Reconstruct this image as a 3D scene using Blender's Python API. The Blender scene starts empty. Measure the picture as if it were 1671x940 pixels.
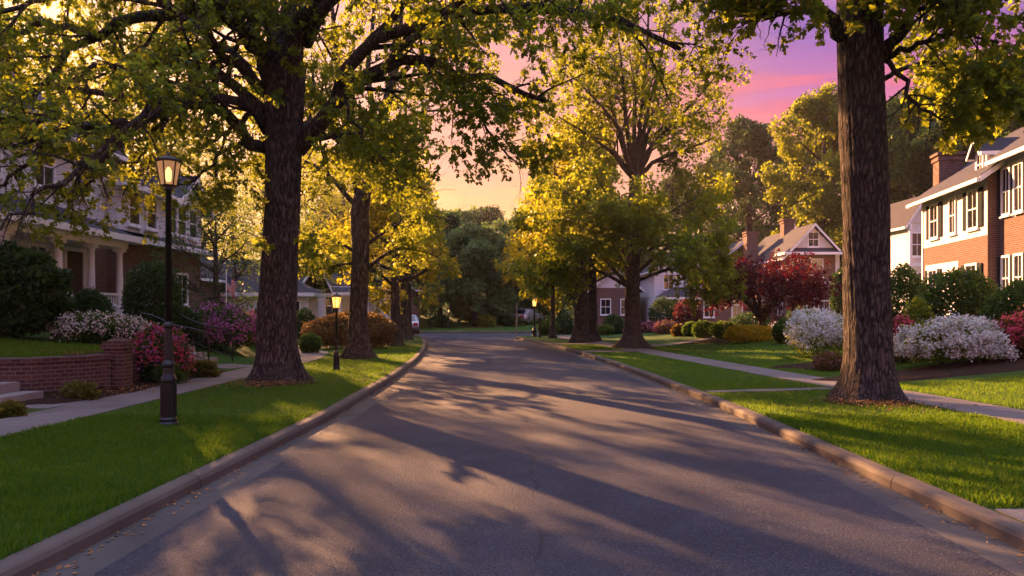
import bpy, math
import numpy as np
from mathutils import Vector

# ------------------------------------------------------------------ camera, world, sun, exposure
SC = bpy.context.scene
COL = SC.collection
F, CX, HY, EYE = 1200.0, 835.5, 508.0, 1.70
cam = bpy.data.cameras.new('camera'); cam_o = bpy.data.objects.new('camera', cam); COL.objects.link(cam_o)
cam.sensor_width = 36.0; cam.lens = F / 1671 * 36; cam.shift_y = (HY - 470) / 1671
cam.clip_start = 0.05; cam.clip_end = 2000
cam_o.location = (0, 0, EYE); cam_o.rotation_euler = (math.radians(90), 0, 0)
SC.camera = cam_o
SUN_AZ, SUN_EL = math.radians(-31.0), math.radians(18.3)      # azimuth from +Y towards +X
sun_dir = Vector((math.sin(SUN_AZ) * math.cos(SUN_EL), math.cos(SUN_AZ) * math.cos(SUN_EL), math.sin(SUN_EL)))
sun = bpy.data.lights.new('sun', 'SUN'); sun.energy = 5.0; sun.angle = math.radians(0.6); sun.color = (1.0, 0.48, 0.20)
sun_o = bpy.data.objects.new('sun', sun); COL.objects.link(sun_o)
sun_o.rotation_euler = sun_dir.to_track_quat('Z', 'Y').to_euler()
SC.view_settings.view_transform = 'Standard'; SC.view_settings.look = 'None'
SC.view_settings.gamma = 1.0; SC.view_settings.use_curve_mapping = False
SC.view_settings.exposure = 2.42
SKY_GAIN = 0.195
cy = SC.cycles
cy.max_bounces = 7; cy.diffuse_bounces = 3; cy.glossy_bounces = 2; cy.transmission_bounces = 5; cy.transparent_max_bounces = 6
cy.use_denoising = True; cy.sample_clamp_indirect = 4.0; cy.caustics_reflective = False; cy.caustics_refractive = False
cy.blur_glossy = 0.5

w = bpy.data.worlds.new('World'); SC.world = w; w.use_nodes = True
nt = w.node_tree; nt.nodes.clear()
def wn(t, **kw):
    n = nt.nodes.new(t)
    for k, v in kw.items(): setattr(n, k, v)
    return n
def ramp(node, stops):
    cr = node.color_ramp
    while len(cr.elements) > 1: cr.elements.remove(cr.elements[-1])
    cr.elements[0].position = stops[0][0]; cr.elements[0].color = (*stops[0][1], 1)
    for p, c in stops[1:]:
        e = cr.elements.new(p); e.color = (*c, 1)
tc = wn('ShaderNodeTexCoord'); sep = wn('ShaderNodeSeparateXYZ'); nt.links.new(tc.outputs['Generated'], sep.inputs[0])
# stretched cloud bands
mp = wn('ShaderNodeMapping'); mp.inputs['Scale'].default_value = (1.6, 1.6, 13.0); mp.inputs['Rotation'].default_value = (0.05, 0.09, 0)
nt.links.new(tc.outputs['Generated'], mp.inputs[0])
nz = wn('ShaderNodeTexNoise'); nz.inputs['Scale'].default_value = 2.3; nz.inputs['Detail'].default_value = 6; nz.inputs['Distortion'].default_value = 0.6
nt.links.new(mp.outputs[0], nz.inputs['Vector'])
def wmath(op, a, b=None, clamp=False):
    n = wn('ShaderNodeMath', operation=op); n.use_clamp = clamp
    for i, v in enumerate((a, b)):
        if v is None: continue
        if isinstance(v, (int, float)): n.inputs[i].default_value = v
        else: nt.links.new(v, n.inputs[i])
    return n.outputs[0]
cl = wmath('SUBTRACT', nz.outputs['Fac'], 0.5)
el = wmath('ADD', sep.outputs[2], wmath('MULTIPLY', cl, 0.26), True)
rA = wn('ShaderNodeValToRGB'); rB = wn('ShaderNodeValToRGB')
ramp(rA, [(0.0, (1.0, .50, .15)), (.09, (1.15, .68, .24)), (.16, (1.08, .50, .21)), (.22, (.86, .33, .25)), (.32, (.78, .32, .30)), (.40, (.60, .26, .36)), (.50, (.36, .26, .50)), (.75, (.50, .52, .82)), (1.0, (.52, .62, .95))])
ramp(rB, [(0.0, (.90, .40, .26)), (.12, (.86, .36, .28)), (.20, (.80, .27, .29)), (.245, (.86, .17, .26)), (.29, (.52, .15, .40)), (.345, (.24, .11, .46)), (.55, (.18, .20, .52)), (.75, (.46, .50, .80)), (1.0, (.52, .62, .95))])
nt.links.new(el, rA.inputs[0]); nt.links.new(el, rB.inputs[0])
dot = wn('ShaderNodeVectorMath', operation='DOT_PRODUCT'); nt.links.new(tc.outputs['Generated'], dot.inputs[0]); dot.inputs[1].default_value = sun_dir
mr = wn('ShaderNodeMapRange'); mr.interpolation_type = 'SMOOTHSTEP'
nt.links.new(dot.outputs['Value'], mr.inputs['Value']); mr.inputs['From Min'].default_value = math.cos(math.radians(52)); mr.inputs['From Max'].default_value = math.cos(math.radians(31))
mix = wn('ShaderNodeMix', data_type='RGBA'); nt.links.new(mr.outputs[0], mix.inputs[0]); nt.links.new(rB.outputs[0], mix.inputs[6]); nt.links.new(rA.outputs[0], mix.inputs[7])
# brighter towards the sun
gl = wmath('POWER', wmath('MAXIMUM', dot.outputs['Value'], 0.0), 26.0)
glc = wn('ShaderNodeMix', data_type='RGBA'); glc.blend_type = 'ADD'; glc.inputs[7].default_value = (.50, .24, .06, 1)
nt.links.new(gl, glc.inputs[0]); nt.links.new(mix.outputs[2], glc.inputs[6])
# wispy cloud brightening
cb = wn('ShaderNodeMapRange'); nt.links.new(nz.outputs['Fac'], cb.inputs['Value']); cb.inputs['From Min'].default_value = .52; cb.inputs['From Max'].default_value = .75
cm = wn('ShaderNodeMix', data_type='RGBA'); cm.blend_type = 'ADD'; cm.inputs[7].default_value = (.30, .07, .03, 1)
nt.links.new(cb.outputs[0], cm.inputs[0]); nt.links.new(glc.outputs[2], cm.inputs[6])
# extra sky gain overhead and behind the camera, added to lift the fill light
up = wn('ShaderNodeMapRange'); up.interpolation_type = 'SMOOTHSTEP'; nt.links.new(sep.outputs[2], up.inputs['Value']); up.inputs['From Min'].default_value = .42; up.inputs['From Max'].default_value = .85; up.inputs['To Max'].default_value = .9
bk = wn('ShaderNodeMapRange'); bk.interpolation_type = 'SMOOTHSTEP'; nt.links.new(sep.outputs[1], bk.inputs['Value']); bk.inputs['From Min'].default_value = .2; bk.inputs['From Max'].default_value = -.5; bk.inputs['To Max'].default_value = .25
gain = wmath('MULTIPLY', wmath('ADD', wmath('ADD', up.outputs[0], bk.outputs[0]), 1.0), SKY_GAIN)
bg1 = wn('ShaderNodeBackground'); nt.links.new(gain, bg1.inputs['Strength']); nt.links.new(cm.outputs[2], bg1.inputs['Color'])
sky = wn('ShaderNodeTexSky'); sky.sky_type = 'NISHITA'; sky.sun_disc = False; sky.sun_elevation = SUN_EL; sky.sun_rotation = SUN_AZ; sky.dust_density = 3.0
bg2 = wn('ShaderNodeBackground'); bg2.inputs['Strength'].default_value = 0.002; nt.links.new(sky.outputs[0], bg2.inputs['Color'])
ad = wn('ShaderNodeAddShader'); nt.links.new(bg1.outputs[0], ad.inputs[0]); nt.links.new(bg2.outputs[0], ad.inputs[1])
wo = wn('ShaderNodeOutputWorld'); nt.links.new(ad.outputs[0], wo.inputs[0])

# ------------------------------------------------------------------ helpers
rng = np.random.default_rng(7)
def tag(o, label=None, cat=None, group=None, kind=None):
    if label: o['label'] = label
    if cat: o['category'] = cat
    if group: o['group'] = group
    if kind: o['kind'] = kind
    return o
def empty(name, loc, label, cat, group=None, rz=0.0):
    o = bpy.data.objects.new(name, None); COL.objects.link(o); o.location = loc; o.rotation_euler = (0, 0, rz)
    o.empty_display_size = 0.2
    return tag(o, label, cat, group)
class MB:
    """collects polygons as (verts, faces-with-n-corners) blocks"""
    def __init__(s): s.v = []; s.f = []; s.n = 0
    def add(s, v, f):                       # v (n,3); f list of index lists or int array (m,k)
        v = np.asarray(v, float).reshape(-1, 3); s.v.append(v)
        if isinstance(f, np.ndarray): s.f.append(f + s.n)
        else:
            for q in f: s.f.append(np.array([q]) + s.n)
        s.n += len(v)
    def box(s, x0, x1, y0, y1, z0, z1):
        v = [(x, y, z) for z in (z0, z1) for y in (y0, y1) for x in (x0, x1)]
        s.add(v, np.array([[0, 2, 3, 1], [4, 5, 7, 6], [0, 1, 5, 4], [2, 6, 7, 3], [0, 4, 6, 2], [1, 3, 7, 5]]))
    def obox(s, c, ax, ay, az, hx, hy, hz):  # oriented box: centre, unit axes, half sizes
        c, ax, ay, az = (np.asarray(q, float) for q in (c, ax, ay, az))
        v = [c + ax * sx * hx + ay * sy * hy + az * sz * hz for sz in (-1, 1) for sy in (-1, 1) for sx in (-1, 1)]
        s.add(v, np.array([[0, 2, 3, 1], [4, 5, 7, 6], [0, 1, 5, 4], [2, 6, 7, 3], [0, 4, 6, 2], [1, 3, 7, 5]]))
    def bar(s, a, b, wd, ht):
        a, b = np.array(a, float), np.array(b, float); d = b - a; L = np.linalg.norm(d); d /= L
        up = np.array([0, 0, 1.]) if abs(d[2]) < .95 else np.array([0, 1., 0])
        sd = np.cross(d, up); sd /= np.linalg.norm(sd); u = np.cross(sd, d)
        s.obox((a + b) / 2, d, sd, u, L / 2, wd / 2, ht / 2)
    def lathe(s, prof, n=20, c=(0, 0, 0), rot=0.0):
        th = np.arange(n) * 2 * math.pi / n + rot
        v = [(c[0] + r * math.cos(t), c[1] + r * math.sin(t), c[2] + z) for r, z in prof for t in th]
        f = [[i * n + j, i * n + (j + 1) % n, (i + 1) * n + (j + 1) % n, (i + 1) * n + j] for i in range(len(prof) - 1) for j in range(n)]
        s.add(v, np.array(f)); k = s.n - len(prof) * n
        s.f.append(np.array([list(range(k + n - 1, k - 1, -1))])); s.f.append(np.array([list(range(k + (len(prof) - 1) * n, k + len(prof) * n))]))
    def tubes(s, P, R, sides=6):
        P = np.asarray(P, float); R = np.asarray(R, float)
        if P.ndim == 2: P = P[None]; R = R[None]
        N, K, _ = P.shape
        if N == 0: return
        T = np.empty_like(P); T[:, 1:-1] = P[:, 2:] - P[:, :-2]; T[:, 0] = P[:, 1] - P[:, 0]; T[:, -1] = P[:, -1] - P[:, -2]
        T /= np.linalg.norm(T, axis=2, keepdims=True) + 1e-9
        mean = P[:, -1] - P[:, 0]; ref = np.zeros((N, 3)); ref[np.arange(N), np.argmin(np.abs(mean), axis=1)] = 1
        A = np.cross(T, ref[:, None, :]); A /= np.linalg.norm(A, axis=2, keepdims=True) + 1e-9; B = np.cross(T, A)
        th = np.arange(sides) * 2 * math.pi / sides
        V = P[:, :, None] + R[:, :, None, None] * (A[:, :, None] * np.cos(th)[None, None, :, None] + B[:, :, None] * np.sin(th)[None, None, :, None])
        base = (np.arange(N) * K * sides)[:, None, None]; k = (np.arange(K - 1) * sides)[None, :, None]; j = np.arange(sides)[None, None, :]; j2 = (j + 1) % sides
        f = np.stack([base + k + j, base + k + j2, base + k + sides + j2, base + k + sides + j], axis=-1).reshape(-1, 4)
        n0 = s.n; s.add(V.reshape(-1, 3), f)
        capb = (base[:, :, 0] + (K - 1) * sides + np.arange(sides)[None]) + n0
        s.f.append(capb); s.f.append(((base[:, :, 0]) + np.arange(sides)[::-1][None]) + n0)
    def build(s, name, mat, parent=None, smooth=False, mats=None):
        me = bpy.data.meshes.new(name)
        V = np.concatenate(s.v); me.vertices.add(len(V)); me.vertices.foreach_set('co', V.astype(np.float32).ravel())
        li = np.concatenate([f.ravel() for f in s.f]).astype(np.int32)
        ct = np.concatenate([np.full(len(f), f.shape[1]) for f in s.f]).astype(np.int32)
        me.loops.add(len(li)); me.loops.foreach_set('vertex_index', li)
        me.polygons.add(len(ct)); st = np.zeros(len(ct), np.int32); st[1:] = np.cumsum(ct)[:-1]
        me.polygons.foreach_set('loop_start', st)
        me.polygons.foreach_set('use_smooth', np.full(len(ct), smooth))
        me.update(calc_edges=True); me.validate()
        me.materials.append(mat)
        o = bpy.data.objects.new(name, me); COL.objects.link(o)
        if parent: o.parent = parent
        return o

class NT:
    def __init__(s, name):
        s.m = bpy.data.materials.new(name); s.m.use_nodes = True; s.t = s.m.node_tree; s.t.nodes.clear()
        s.out = s.t.nodes.new('ShaderNodeOutputMaterial')
    def n(s, t, inp=None, **kw):
        n = s.t.nodes.new(t)
        for k, v in kw.items(): setattr(n, k, v)
        for k, v in (inp or {}).items(): s.set(n, k, v)
        return n
    def set(s, n, k, v):
        i = n.inputs[k]
        if isinstance(v, bpy.types.NodeSocket): s.t.links.new(v, i)
        elif isinstance(v, bpy.types.Node): s.t.links.new(v.outputs[0], i)
        elif isinstance(v, tuple) and len(v) == 3 and i.type == 'RGBA': i.default_value = (*v, 1)
        else: i.default_value = v
    def coord(s, scale=(1, 1, 1)):
        c = s.n('ShaderNodeTexCoord'); m = s.n('ShaderNodeMapping', {'Scale': scale}); s.t.links.new(c.outputs['Object'], m.inputs[0]); return m.outputs[0]
    def noise(s, scale, detail=4, co=None, rough=.55, dist=0.0):
        n = s.n('ShaderNodeTexNoise', {'Scale': scale, 'Detail': detail, 'Roughness': rough, 'Distortion': dist})
        s.set(n, 'Vector', co if co is not None else s.coord()); return n.outputs['Fac']
    def ramp(s, fac, stops):
        r = s.n('ShaderNodeValToRGB'); s.set(r, 0, fac); ramp(r, [(p, c if isinstance(c, tuple) else (c, c, c)) for p, c in stops]); return r.outputs[0]
    def mix(s, f, a, b, mode='MIX'):
        m = s.n('ShaderNodeMix', data_type='RGBA', blend_type=mode); s.set(m, 0, f); s.set(m, 6, a); s.set(m, 7, b); return m.outputs[2]
    def math(s, op, a, b=0.0):
        m = s.n('ShaderNodeMath', operation=op); s.set(m, 0, a); s.set(m, 1, b); return m.outputs[0]
    def bump(s, h, st=.3, d=.02, nrm=None):
        b = s.n('ShaderNodeBump', {'Strength': st, 'Distance': d, 'Height': h})
        if nrm is not None: s.set(b, 'Normal', nrm)
        return b.outputs[0]
    def pbr(s, color, rough=.7, normal=None, spec=.4, metal=0.0, **kw):
        p = s.n('ShaderNodeBsdfPrincipled', {'Base Color': color, 'Roughness': rough, 'Specular IOR Level': spec, 'Metallic': metal})
        if normal is not None: s.set(p, 'Normal', normal)
        for k, v in kw.items(): s.set(p, k.replace('_', ' '), v)
        return p.outputs[0]
    def done(s, sh): s.t.links.new(sh, s.out.inputs[0]); return s.m

M = {}
def plain(name, col, rough=.6, spec=.4, metal=0.0, var=.25, sc=3.0, bump=0.0):
    t = NT(name); f = t.noise(sc, 5); d = tuple(c * (1 - var) for c in col); b = tuple(min(1, c * (1 + var)) for c in col)
    c = t.mix(f, d, b); nm = t.bump(t.noise(sc * 12, 3), bump, .01) if bump else None
    M[name] = t.done(t.pbr(c, rough, nm, spec, metal)); return M[name]
def leafmat(name, c1, c2, tr, tf=.5, rough=.5, spec=.3):
    """c1..c2 leaf surface colours per leaf, tr transmitted colour"""
    t = NT(name); g = t.n('ShaderNodeNewGeometry'); rnd = g.outputs['Random Per Island']
    lo = t.noise(.35, 3); f = t.math('ADD', t.math('MULTIPLY', rnd, .65), t.math('MULTIPLY', lo, .35))
    c = t.mix(f, c1, c2); trc = t.mix(f, tuple(q * .75 for q in tr), tuple(min(1, q * 1.2) for q in tr))
    p = t.pbr(c, rough, None, spec); ts = t.n('ShaderNodeBsdfTranslucent', {'Color': trc}).outputs[0]
    m = t.n('ShaderNodeMixShader', {0: tf}); t.set(m, 1, p); t.set(m, 2, ts); M[name] = t.done(m.outputs[0]); return M[name]

# asphalt with worn grit, faint cracks and patches
t = NT('asphalt'); co = t.coord(); big = t.noise(.35, 5, co); fine = t.noise(55, 3, co, .7); grit = t.noise(70, 1, co); tarry = t.noise(2.2, 5, co)
cfac = t.math('ADD', t.math('ADD', t.math('MULTIPLY', big, .22), t.math('MULTIPLY', tarry, .18)), t.math('MULTIPLY', fine, .6))
c = t.ramp(cfac, [(.38, (.007, .009, .015)), (.50, (.021, .024, .037)), (.62, (.056, .060, .080))])
sp = t.ramp(grit, [(.62, 0.0), (.70, 1.0)]); c = t.mix(t.math('MULTIPLY', sp, .6), c, (.20, .18, .18))
dn = t.n('ShaderNodeTexNoise', {'Scale': .5, 'Detail': 6, 'Roughness': .6}); t.set(dn, 'Vector', co)
wv = t.n('ShaderNodeTexVoronoi', {'Scale': .16}, feature='DISTANCE_TO_EDGE')
vadd = t.n('ShaderNodeVectorMath', operation='MULTIPLY_ADD'); t.t.links.new(dn.outputs['Color'], vadd.inputs[0]); vadd.inputs[1].default_value = (2.5, 2.5, 0); t.set(vadd, 2, co)
t.t.links.new(vadd.outputs[0], wv.inputs['Vector'])
crk = t.ramp(wv.outputs['Distance'], [(.0, 1.0), (.0035, 0.0)])
crm = t.math('MULTIPLY', crk, t.ramp(t.noise(.25, 2, co), [(.45, 0.0), (.6, .7)]))
sx_ = t.n('ShaderNodeSeparateXYZ'); t.set(sx_, 0, co); wob = t.noise(.45, 4, co)
seam = t.math('ABSOLUTE', t.math('SUBTRACT', sx_.outputs[0], t.math('ADD', t.math('MULTIPLY', wob, .9), -.25))); crm = t.math('MAXIMUM', crm, t.math('MULTIPLY', t.ramp(seam, [(0, 1.0), (.012, 1.0), (.022, 0.0)]), t.ramp(t.noise(.9, 3, co), [(.42, 0.0), (.56, .75)])))
c = t.mix(crm, c, (.010, .010, .011)); c = t.mix(t.ramp(t.noise(.5, 3, t.coord((1.0, .16, 1))), [(.50, 0.0), (.62, .35)]), c, (.022, .022, .026))
nm = t.bump(t.math('ADD', fine, t.math('MULTIPLY', grit, .8)), 1.0, .014); nm = t.bump(t.math('SUBTRACT', 1.0, crm), .4, .01, nm)
M['asphalt'] = t.done(t.pbr(c, t.ramp(big, [(.3, .74), (.7, .62)]), nm, .4))
def concrete(name, ca, cb, joint=None):
    t = NT(name); co = t.coord(); f = t.noise(1.3, 6, co); g = t.noise(60, 3, co)
    c = t.mix(f, ca, cb); st = t.ramp(t.noise(.7, 4, t.coord((1, 1, .3)), dist=1.0), [(.45, 0.0), (.7, .55)]); c = t.mix(st, c, tuple(q * .55 for q in ca))
    M[name] = t.done(t.pbr(c, .8, t.bump(t.math('ADD', f, t.math('MULTIPLY', g, .4)), .35, .01), .3))
concrete('kerb', (.075, .062, .050), (.145, .118, .095)); concrete('gutter', (.055, .050, .046), (.105, .095, .085)); concrete('pavement', (.13, .112, .10), (.215, .19, .175))
concrete('step', (.20, .18, .165), (.32, .29, .27))
# lawn soil / far lawn
t = NT('lawn'); co = t.coord(); f = t.noise(.6, 6, co); g = t.noise(45, 4, co)
c = t.mix(f, (.020, .062, .006), (.042, .105, .010)); c = t.mix(t.ramp(g, [(.35, .0), (.7, 1.0)]), c, (.055, .120, .012))
c = t.mix(t.ramp(t.noise(3.0, 3, co), [(.55, 0.0), (.75, .5)]), c, (.085, .10, .02))
M['lawn'] = t.done(t.pbr(c, .85, t.bump(g, .9, .05, t.bump(t.noise(9, 4, co), .6, .06)), .15))
t = NT('soil'); co = t.coord(); f = t.noise(30, 5, co); c = t.ramp(f, [(.3, (.012, .008, .006)), (.55, (.05, .028, .017)), (.75, (.12, .07, .04))])
M['soil'] = t.done(t.pbr(c, .95, t.bump(f, 1.0, .05), .1))
# bark: vertical plates
#
def bark(name, a, b, sc=1.0):
    t = NT(name); co = t.coord((8 * sc, 8 * sc, 1.9 * sc)); f = t.noise(1.6, 9, co, .72, 1.8)
    v = t.n('ShaderNodeTexVoronoi', {'Scale': 1.7}, feature='DISTANCE_TO_EDGE'); dn = t.n('ShaderNodeTexNoise', {'Scale': 1.1, 'Detail': 4}); t.set(dn, 'Vector', co); va = t.n('ShaderNodeVectorMath', operation='MULTIPLY_ADD'); t.t.links.new(dn.outputs['Color'], va.inputs[0]); va.inputs[1].default_value = (1.6, 1.6, 1.6); t.set(va, 2, co); t.t.links.new(va.outputs[0], v.inputs['Vector'])
    h = t.math('ADD', f, t.math('MULTIPLY', t.ramp(v.outputs['Distance'], [(0, 0.0), (.3, 1.0)]), .38))
    c = t.ramp(h, [(.40, tuple(q * .22 for q in a)), (.62, a), (.92, b)])
    c = t.mix(t.ramp(t.noise(1.1, 4), [(.52, 0.0), (.72, .5)]), c, (.075, .082, .055))
    M[name] = t.done(t.pbr(c, .9, t.bump(h, 1.0, .09), .15))
bark('bark', (.058, .048, .042), (.165, .135, .115)); bark('bark_pale', (.10, .08, .065), (.20, .165, .14), 1.3)
# brick / siding / shingles
def brickmat(name, c1, c2, mo, sc=1.0):
    t = NT(name); tcn = t.n('ShaderNodeTexCoord'); s = t.n('ShaderNodeSeparateXYZ'); t.t.links.new(tcn.outputs['Object'], s.inputs[0])
    u = t.math('ADD', s.outputs[0], s.outputs[1]); cb = t.n('ShaderNodeCombineXYZ', {0: u, 1: s.outputs[2]})
    b = t.n('ShaderNodeTexBrick', {'Color1': c1, 'Color2': c2, 'Mortar': mo, 'Scale': 1.0, 'Mortar Size': .011, 'Bias': .0, 'Brick Width': .215, 'Row Height': .075}); t.set(b, 'Vector', cb)
    n = t.noise(6, 5); c = t.mix(t.math('MULTIPLY', n, .55), b.outputs['Color'], tuple(q * .45 for q in c1))
    M[name] = t.done(t.pbr(c, .85, t.bump(t.math('SUBTRACT', 1.0, b.outputs['Fac']), .5, .008, t.bump(t.noise(40, 3), .3, .01)), .2))
brickmat('brick', (.135, .060, .046), (.21, .098, .072), (.27, .23, .20)); brickmat('garden_brick', (.075, .036, .028), (.145, .066, .047), (.17, .145, .125))
t = NT('siding'); tcn = t.n('ShaderNodeTexCoord'); s = t.n('ShaderNodeSeparateXYZ'); t.t.links.new(tcn.outputs['Object'], s.inputs[0])
fr = t.math('FRACT', t.math('MULTIPLY', s.outputs[2], 6.7)); ed = t.ramp(fr, [(0, 0.0), (.08, 1.0), (1.0, .65)])
c = t.mix(t.noise(1.5, 5), (.60, .60, .63), (.76, .76, .79)); c = t.mix(t.ramp(fr, [(0, 1.0), (.07, 0.0)]), c, (.25, .25, .26))
M['siding'] = t.done(t.pbr(c, .6, t.bump(ed, .7, .02), .3))
t = NT('shingle'); tcn = t.n('ShaderNodeTexCoord'); s = t.n('ShaderNodeSeparateXYZ'); t.t.links.new(tcn.outputs['Object'], s.inputs[0])
cb = t.n('ShaderNodeCombineXYZ', {0: t.math('ADD', s.outputs[0], s.outputs[1]), 1: s.outputs[2]})
b = t.n('ShaderNodeTexBrick', {'Color1': (.030, .034, .048), 'Color2': (.052, .054, .068), 'Mortar': (.03, .03, .035), 'Mortar Size': .008, 'Brick Width': .3, 'Row Height': .11}); t.set(b, 'Vector', cb)
c = t.mix(t.noise(.8, 4), b.outputs['Color'], (.055, .05, .06)); M['shingle'] = t.done(t.pbr(c, .9, t.bump(t.math('SUBTRACT', 1.0, b.outputs['Fac']), .4, .01), .3))
plain('white_paint', (.80, .80, .83), .5, .4, var=.08); plain('shutter', (.02, .024, .03), .85, .1); plain('dark_iron', (.012, .013, .016), .38, .5, .3, bump=.15)
plain('door_wood', (.05, .022, .015), .5); plain('grey_metal', (.25, .26, .27), .4, .5, .6)
t = NT('window_glass'); M['window_glass'] = t.done(t.pbr((.015, .017, .02), .06, t.bump(t.noise(1.5, 2), .06, .02), .8))
def emis(name, col, st):
    t = NT(name); M[name] = t.done(t.n('ShaderNodeEmission', {'Color': col, 'Strength': st}).outputs[0])
emis('lamp_dim', (1.0, .56, .30), .14); emis('lamp_bright', (1.0, .50, .16), 2.2); emis('lamp_filament', (1.0, .60, .24), 1.1)
# leaves
leafmat('leaf_maple', (.028, .075, .010), (.075, .15, .018), (.36, .40, .022), .57)
leafmat('leaf_gold', (.045, .090, .008), (.11, .17, .014), (.58, .52, .020), .60)
leafmat('leaf_green', (.022, .062, .012), (.055, .115, .018), (.16, .26, .03), .42)
leafmat('leaf_dark', (.018, .052, .014), (.042, .095, .024), (.07, .13, .02), .32)
leafmat('leaf_far', (.045, .10, .035), (.10, .18, .055), (.20, .32, .07), .4)
leafmat('leaf_red', (.038, .005, .008), (.090, .009, .014), (.15, .010, .014), .40)
leafmat('leaf_burgundy', (.05, .010, .014), (.11, .022, .028), (.16, .03, .03), .35)
leafmat('leaf_yellow', (.28, .22, .008), (.50, .40, .015), (.50, .42, .02), .4)
leafmat('leaf_russet', (.05, .045, .012), (.14, .075, .03), (.25, .15, .03), .42)
leafmat('petal_white', (.66, .68, .66), (.84, .86, .84), (.5, .5, .45), .35, .7, .2)
leafmat('petal_pink', (.55, .06, .13), (.80, .16, .22), (.55, .08, .10), .35, .7, .2)
leafmat('petal_purple', (.35, .09, .32), (.58, .22, .50), (.40, .12, .3), .35, .7, .2)
leafmat('petal_mauve', (.40, .14, .20), (.55, .24, .30), (.35, .12, .15), .35, .7, .2)
t = NT('grass_blade'); g_ = t.n('ShaderNodeNewGeometry').outputs['Random Per Island']; n1 = t.noise(.9, 4); n2 = t.noise(3.5, 3)
f = t.math('ADD', t.math('MULTIPLY', g_, .45), t.math('MULTIPLY', n1, .55)); c = t.ramp(f, [(.25, (.014, .062, .006)), (.5, (.032, .112, .009)), (.75, (.070, .150, .016))]); c = t.mix(t.math('MULTIPLY', t.ramp(t.math('ADD', t.math('MULTIPLY', n2, .6), t.math('MULTIPLY', g_, .4)), [(.54, 0.0), (.70, 1.0)]), .4), c, (.10, .11, .03))
ts = t.n('ShaderNodeBsdfTranslucent', {'Color': t.mix(f, (.14, .34, .012), (.34, .46, .02))}).outputs[0]; m = t.n('ShaderNodeMixShader', {0: .45}); t.set(m, 1, t.pbr(c, .6, None, .2)); t.set(m, 2, ts); M['grass_blade'] = t.done(m.outputs[0])
leafmat('litter', (.20, .09, .03), (.40, .20, .06), (.2, .1, .03), .2)
leafmat('ground_cover', (.05, .08, .012), (.14, .14, .02), (.30, .25, .03), .4)

# ------------------------------------------------------------------ terrain
LY = np.array([-12, 0, 4.5, 11.5, 18, 24.5, 30, 36, 42, 46, 49, 51, 52.5, 53.6, 54.2, 54.6])
LX = np.array([-3.6, -3.25, -3.08, -2.85, -2.92, -3.2, -3.6, -4.2, -4.95, -5.65, -6.7, -8.2, -10.5, -15, -24, -60])
RY = np.array([-12, 0, 5.2, 12.8, 18, 23, 29.4, 34.9, 40, 43.5, 45, 46, 47, 48.2, 49.2, 50.2, 50.7, 51.0])
RX = np.array([3.5, 3.56, 3.62, 3.65, 3.45, 3.15, 2.62, 1.92, 1.2, .55, .25, .15, .35, 1.2, 2.8, 7, 14, 60])
def smooth_fn(Y, X):
    ys = np.linspace(Y[0], Y[-1], 1400); xs = np.interp(ys, Y, X); k = np.ones(25) / 25
    pad = np.concatenate([np.full(12, xs[0]), xs, np.full(12, xs[-1])]); return ys, np.convolve(pad, k, 'valid')
_ly, _lx = smooth_fn(LY, LX); _ry, _rx = smooth_fn(RY, RX)
XL = lambda y: np.interp(y, _ly, _lx)
XR = lambda y: np.interp(y, _ry, _rx)
WALL = np.array([(-24.0, 13.6), (-9.6, 13.05), (-8.55, 13.25), (-7.85, 14.6)])
def wallx(y): return np.interp(y, [14.5, 15.2, 16.4, 18.5], [-8.0, -8.15, -8.2, -7.95])
def wally(x): return np.interp(x, [-22, -13, -9.7, -8.75, -8.25, -8.0], [13.7, 13.25, 13.1, 13.35, 13.95, 14.5])
def sst(t): t = np.clip(t, 0, 1); return t * t * (3 - 2 * t)
def terrain(x, y):
    x = np.asarray(x, float); y = np.asarray(y, float)
    dl = XL(y) - x; dr = x - XR(y)
    far = y > 51
    # left side
    low = .13 + .035 * np.clip(dl - 4.9, 0, 3)
    high = .82 + .075 * np.clip(-8.2 - x, 0, 7)
    w = .14 + 1.2 * np.clip(y - 16.4, 0, 5)
    b = np.where(x > -7.96, (wallx(y) - x) / w, np.minimum((wallx(y) + .06 - x) / w, (y - wally(x) + .08) / .16))
    zl = low + (high - low) * sst(b)
    zl = np.where(y > 30, zl + ( .13 + .055 * np.clip(dl - 5.5, 0, 12) - zl) * sst((y - 30) / 8), zl)
    zr = .13 + .085 * np.clip(dr - 4.9, 0, 11)
    und = .02 * np.sin(x * .9 + y * .5) * np.clip(np.maximum(dl, dr) - 5, 0, 1)
    z = np.where(dl > 0, zl, np.where(dr > 0, zr, 0.0)) + np.where((dl > 0) | (dr > 0), und, 0)
    zf = .12 + .035 * np.clip(y - 60, 0, 60) + .0012 * np.clip(y - 66, 0, 54) ** 2
    return np.where(y > 57.5, zf, z)
def T(x, y): return float(terrain(x, y))
def at(px, py, D): return np.array([(px - CX) / F * D, D, EYE - (py - HY) / F * D])
def ground(px, py):
    d = 3.0; prev = d
    while d < 140:
        p = at(px, py, d)
        if p[2] <= T(p[0], p[1]): break
        d += .08
    return np.array([(px - CX) / F * d, d, T((px - CX) / F * d, d)])
def on(px, D):
    x = (px - CX) / F * D; return np.array([x, D, T(x, D)])

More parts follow.
